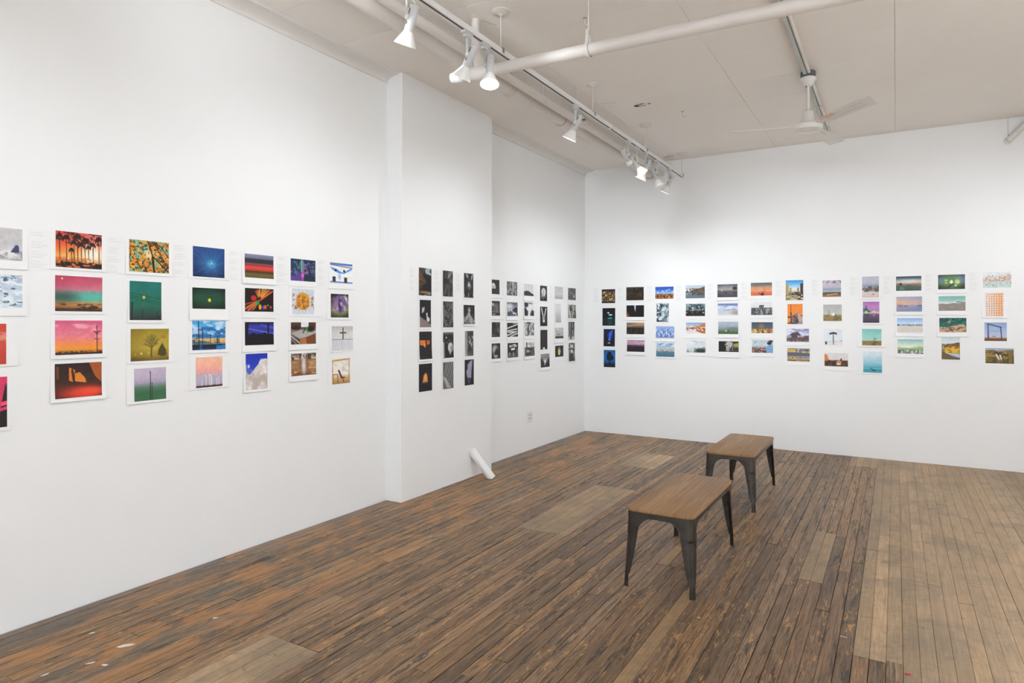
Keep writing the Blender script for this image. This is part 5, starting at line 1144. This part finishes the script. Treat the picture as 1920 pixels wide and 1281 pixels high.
'F112': ('steel gantry framing a hut on open land', [('g', '0 8ca4d0 .4 a4b8dc .8 bcc4d8 .83 a89078 .86 8c5c30 1 6a401f'), ('l', .16, .08, .17, .86, .035, '3c3a48'), ('l', .73, .26, .77, .92, .03, '3c3a48'), ('l', .14, .08, .75, .26, .035, '343444'), ('l', .18, .44, .75, .5, .008, '8c94b0'), ('e', .45, .79, .06, .04, 'd0b8b0', .4), ('l', .38, .75, .48, .77, .03, '9c6c60'), ('r', 0, .92, 1, 1, '5c381c')]),
'F113': ('twin white waterfalls on a brown green hill', [('g', '0 98a8cc .1 a4b0cc .25 8c7438 .6 6c5c24 1 5a5020'), ('p', [(0, .14), (.3, .1), (.45, .28), (.55, .3), (.68, .14), (1, .08), (1, 1), (0, 1)], '80682c'), ('m', 6, 6, .53, .07, '4a4218', .2, 1, 4), ('m', 8, 8, .6, .06, 'a48440', .2, .7, 7), ('l', .38, .42, .48, .72, .045, 'eceef0'), ('l', .53, .46, .56, .72, .04, 'eceef0'), ('p', [(.3, .14), (.45, .3), (.62, .2), (.5, .42), (.36, .3)], '3c3018'), ('e', .72, .45, .12, .06, '3a3016', .6)]),
}
PIC.pop('F14')
PLACE = {
'A00':('L',1.285,1.510,1.789,1.944),
'A01':('L',1.286,1.511,1.560,1.718),
'A02':('L',1.276,1.446,1.289,1.483),
'A03':('L',1.281,1.451,0.988,1.229),
'A10':('L',1.656,1.879,1.773,1.958),
'A11':('L',1.655,1.883,1.547,1.730),
'A12':('L',1.656,1.884,1.322,1.499),
'A13':('L',1.656,1.882,1.098,1.277),
'A20':('L',2.024,2.254,1.775,1.955),
'A21':('L',2.028,2.210,1.502,1.722),
'A22':('L',2.035,2.256,1.270,1.452),
'A23':('L',2.056,2.240,1.043,1.228),
'A30':('L',2.405,2.621,1.770,1.955),
'A31':('L',2.403,2.628,1.573,1.702),
'A32':('L',2.403,2.630,1.319,1.498),
'A33':('L',2.429,2.609,1.087,1.274),
'A40':('L',2.770,2.999,1.786,1.943),
'A41':('L',2.773,3.000,1.561,1.716),
'A42':('L',2.774,3.003,1.337,1.491),
'A43':('L',2.781,2.952,1.042,1.280),
'A50':('L',3.146,3.373,1.786,1.942),
'A51':('L',3.161,3.362,1.546,1.729),
'A52':('L',3.150,3.379,1.332,1.489),
'A53':('L',3.153,3.382,1.107,1.266),
'A60':('L',3.517,3.751,1.790,1.943),
'A61':('L',3.525,3.709,1.526,1.706),
'A62':('L',3.537,3.759,1.270,1.459),
'A63':('L',3.542,3.728,1.017,1.209),
'P00':('P',4.372,4.547,1.721,1.960),
'P01':('P',4.385,4.540,1.447,1.683),
'P02':('P',4.380,4.553,1.169,1.409),
'P03':('P',4.376,4.559,0.891,1.130),
'P10':('P',4.713,4.867,1.724,1.958),
'P11':('P',4.718,4.873,1.443,1.679),
'P12':('P',4.719,4.879,1.165,1.403),
'P13':('P',4.720,4.880,0.884,1.127),
'P20':('P',5.046,5.203,1.724,1.957),
'P21':('P',5.041,5.226,1.471,1.654),
'P22':('P',5.063,5.207,1.167,1.406),
'P23':('P',5.061,5.215,0.889,1.132),
'B00':('L',5.783,5.951,1.789,1.943),
'B01':('L',5.784,5.960,1.560,1.716),
'B02':('L',5.785,5.964,1.331,1.490),
'B03':('L',5.787,5.969,1.101,1.263),
'B10':('L',6.104,6.333,1.786,1.942),
'B11':('L',6.109,6.341,1.558,1.711),
'B12':('L',6.113,6.349,1.327,1.483),
'B13':('L',6.123,6.356,1.095,1.258),
'B20':('L',6.486,6.717,1.794,1.933),
'B21':('L',6.495,6.724,1.563,1.718),
'B22':('L',6.499,6.729,1.330,1.491),
'B23':('L',6.502,6.738,1.095,1.257),
'B30':('L',6.878,7.060,1.746,1.931),
'B31':('L',6.883,7.067,1.442,1.677),
'B32':('L',6.889,7.070,1.158,1.396),
'B33':('L',6.896,7.127,0.942,1.104),
'B40':('L',7.268,7.500,1.782,1.939),
'B41':('L',7.285,7.441,1.486,1.722),
'B42':('L',7.279,7.512,1.284,1.424),
'B43':('L',7.283,7.515,1.051,1.192),
'B50':('L',7.652,7.884,1.781,1.939),
'B51':('L',7.655,7.891,1.541,1.720),
'B52':('L',7.664,7.851,1.256,1.494),
'B53':('L',7.670,7.857,0.976,1.216),
'F00':('F',-3.430,-3.237,1.747,1.934),
'F01':('F',-3.419,-3.236,1.443,1.680),
'F02':('F',-3.402,-3.240,1.164,1.398),
'F03':('F',-3.400,-3.235,0.885,1.116),
'F10':('F',-3.080,-2.840,1.780,1.955),
'F11':('F',-3.077,-2.836,1.561,1.714),
'F12':('F',-3.075,-2.833,1.333,1.485),
'F13':('F',-3.070,-2.829,1.102,1.255),
'F20':('F',-2.685,-2.445,1.792,1.948),
'F21':('F',-2.667,-2.507,1.496,1.734),
'F22':('F',-2.676,-2.437,1.286,1.440),
'F23':('F',-2.673,-2.433,1.048,1.221),
'F30':('F',-2.290,-2.050,1.795,1.957),
'F31':('F',-2.288,-2.048,1.570,1.724),
'F32':('F',-2.284,-2.043,1.349,1.488),
'F33':('F',-2.279,-2.041,1.112,1.266),
'F40':('F',-1.896,-1.658,1.800,1.959),
'F41':('F',-1.892,-1.654,1.581,1.723),
'F42':('F',-1.887,-1.649,1.349,1.501),
'F43':('F',-1.882,-1.644,1.131,1.260),
'F50':('F',-1.503,-1.264,1.813,1.967),
'F51':('F',-1.499,-1.261,1.581,1.739),
'F52':('F',-1.495,-1.255,1.365,1.495),
'F53':('F',-1.490,-1.253,1.131,1.281),
'F60':('F',-1.113,-0.923,1.753,1.986),
'F61':('F',-1.093,-0.931,1.474,1.708),
'F62':('F',-1.103,-0.863,1.268,1.420),
'F63':('F',-1.095,-0.856,1.042,1.192),
'F70':('F',-0.721,-0.533,1.785,1.972),
'F71':('F',-0.714,-0.526,1.511,1.697),
'F72':('F',-0.708,-0.519,1.235,1.419),
'F73':('F',-0.702,-0.464,0.998,1.149),
'F80':('F',-0.323,-0.161,1.768,2.003),
'F81':('F',-0.316,-0.157,1.491,1.725),
'F82':('F',-0.324,-0.137,1.241,1.423),
'F83':('F',-0.313,-0.132,0.942,1.174),
'F90':('F',0.001,0.234,1.838,1.994),
'F91':('F',0.004,0.240,1.613,1.774),
'F92':('F',0.010,0.245,1.388,1.543),
'F93':('F',0.015,0.250,1.161,1.315),
'F100':('F',0.383,0.616,1.846,1.998),
'F101':('F',0.387,0.620,1.620,1.773),
'F102':('F',0.393,0.627,1.394,1.545),
'F103':('F',0.413,0.572,1.109,1.341),
'F110':('F',0.768,0.999,1.852,2.012),
'F111':('F',0.785,0.941,1.560,1.799),
'F112':('F',0.779,0.963,1.310,1.498),
'F113':('F',0.787,1.019,1.082,1.237),
}
CAPS = [
('L',1.540,1.635,1.756,1.952),
('L',1.908,2.002,1.760,1.960),
('L',2.282,2.384,1.759,1.959),
('L',2.657,2.745,1.756,1.957),
('L',3.030,3.130,1.750,1.956),
('L',3.398,3.493,1.748,1.957),
('P',4.251,4.344,1.751,1.953),
('P',4.580,4.682,1.755,1.954),
('P',4.911,5.006,1.773,1.952),
('L',5.981,6.071,1.772,1.936),
('L',6.362,6.448,1.778,1.945),
('L',6.753,6.847,1.779,1.946),
('L',7.124,7.226,1.778,1.952),
('L',7.528,7.623,1.776,1.958),
('F',-3.551,-3.464,1.753,1.958),
('F',-3.204,-3.113,1.755,1.963),
('F',-2.805,-2.704,1.757,1.967),
('F',-2.411,-2.308,1.758,1.971),
('F',-2.015,-1.937,1.773,1.973),
('F',-1.620,-1.527,1.773,1.982),
('F',-1.231,-1.132,1.786,1.989),
('F',-0.840,-0.745,1.792,1.996),
('F',-0.452,-0.352,1.797,2.002),
('F',-0.120,-0.025,1.802,2.008),
('F',0.265,0.355,1.812,2.018),
('F',0.647,0.745,1.815,2.021),
]
WALLN = {'L': (Vector((XL, 0, 0)), Vector((0, 1, 0)), Vector((1, 0, 0))), 'P': (Vector((XP, 0, 0)), Vector((0, 1, 0)), Vector((1, 0, 0))),
         'F': (Vector((0, YF, 0)), Vector((1, 0, 0)), Vector((0, -1, 0)))}
WHERE = {'A': 'on the left wall', 'P': 'on the chimney breast', 'B': 'past the chimney breast', 'F': 'on the end wall'}
GROUP = {'A': 'colour prints on the left wall', 'P': 'narrow prints on the chimney breast', 'B': 'black and white prints', 'F': 'prints on the end wall'}
def curved_sheet(w, h, z_top, lift, curl, nx, ny, s0, s1, z0, z1, eps):
    """points of a sheet region on a wall-facing frame: local x across, local y up, local z away from the wall"""
    pts = []
    for j in range(ny+1):
        yy = z1+(z0-z1)*j/ny
        t = max(0, (z_top-yy)/h)
        for i in range(nx+1):
            xx = s0+(s1-s0)*i/nx
            e = abs(2*xx/w)
            pts.append((xx, yy, lift+curl*t**3+curl*.25*t**2*e**2+eps))
    return pts
def grid_faces(nx, ny):
    return [(j*(nx+1)+i, (j+1)*(nx+1)+i, (j+1)*(nx+1)+i+1, j*(nx+1)+i+1) for j in range(ny) for i in range(nx)]
rp = random.Random(77)
for key, (wall, s0, s1, zb, zt) in PLACE.items():
    desc, ops = PIC[key]
    org, ax, nr = WALLN[wall]
    pw, ph = s1-s0, zt-zb
    cx = (s0+s1)/2
    if ph > .21:  W_, H_, mt = max(pw+.024, .205), ph+.026, .010
    else:         W_, H_, mt = .268, .206, .009
    if wall == 'P': W_ = min(W_, .200)
    H_ = max(H_, ph+mt+.010)
    top = zt+mt
    base = org+ax*cx
    root = empty('photo_print', (base.x, base.y, top))
    Mr = Matrix((ax, Vector((0, 0, 1)), nr)).transposed().to_4x4()
    lift = .0012; curl = rp.choice([.0015, .003, .0045, .007])
    v = curved_sheet(W_, H_, 0, lift, curl, 4, 8, -W_/2, W_/2, -H_, 0, 0)
    n = len(v); fs = grid_faces(4, 8)
    vb = [(a, b, c-.0005) for a, b, c in v]
    edge = list(range(0, 5))+[4+5*k for k in range(1, 9)]+[40+k for k in range(3, -1, -1)]+[5*k for k in range(7, 0, -1)]
    f2 = fs+[tuple(n+i for i in f[::-1]) for f in fs]+[(a, n+a, n+b, b) for a, b in zip(edge, edge[1:]+edge[:1])]
    o = MB().add(v+vb, f2, 0, Mr).build('paper', M['paper'], root, True)
    res = 400 if wall == 'L' and key[0] == 'A' else 260
    nx = max(14, int(pw*res)); ny = max(12, int(ph*res))
    if key == 'B13': nx, ny = 72, 52
    v = curved_sheet(W_, H_, 0, lift, curl, nx, ny, -pw/2, pw/2, -mt-ph, -mt, .0007)
    me = MB().add(v, grid_faces(nx, ny), 0, Mr).mesh('picture', M['picture'], True, 80)
    U, V = np.meshgrid(np.linspace(0, 1, nx+1), np.linspace(0, 1, ny+1))
    C = paint(ops, U, V, pw/ph)
    Lc = np.where(C <= .04045, C/12.92, ((C+.055)/1.055)**2.4)
    at = me.color_attributes.new('Col', 'FLOAT_COLOR', 'POINT')
    at.data.foreach_set('color', np.concatenate([Lc, np.ones(Lc.shape[:2]+(1,))], -1).astype(np.float32).ravel())
    po = bpy.data.objects.new('picture', me); COL.objects.link(po); po.parent = root
    tag(root, 'print of %s, %s' % (desc, WHERE[key[0]]), 'photo print', GROUP[key[0]])

NXT = {}
cap_names = ['palm trees print', 'golden leaves print', 'blue night tree print', 'blurred stripes print', 'neon column print', 'white facade print',
             'spiral stair print', 'fibrous plant print', 'veil figure print',
             'tangle of roots print', 'dark roofline print', 'crumpled mask print', 'pale haze print', 'torn foliage print',
             'city lights print', 'dim forest print', 'red desert print', 'mirrored hill print', 'misty boats print', 'orange sunset couple print', 'stone gateway print', 'grey sea and twigs print', 'rocky island print', 'stormy orange shoreline print', 'white blossoms print', 'pale skyline print']
for (wall, s0, s1, zb, zt), nm in zip(CAPS, cap_names):
    org, ax, nr = WALLN[wall]
    cx = (s0+s1)/2; base = org+ax*cx
    root = empty('caption_sheet', (base.x, base.y, zt))
    Mr = Matrix((ax, Vector((0, 0, 1)), nr)).transposed().to_4x4()
    w, h = s1-s0, zt-zb
    MB().box((-w/2, -h, .0006), (w/2, 0, .0011), 0, Mr).build('sheet', M['sheet'], root, False)
    for b in range(4):
        mb = MB()
        y0 = -h*(.07+.245*b)
        for ln in range(rp.choice([2, 3, 3])):
            x = -w*.42; yy = y0-ln*.0125; end = x+w*rp.uniform(.42, .80 if ln == 1 else .6)
            while x < end:
                l_ = rp.uniform(.006, .014)
                mb.add([(x, yy, .0013), (min(x+l_, end), yy, .0013), (min(x+l_, end), yy-.0042, .0013), (x, yy-.0042, .0013)], [(0, 3, 2, 1)], 0, Mr)
                x += l_+.003
        mb.build('text_block', M['ink'], root, False)
    tag(root, 'pale caption sheet just left of the '+nm, 'caption', 'caption sheets')
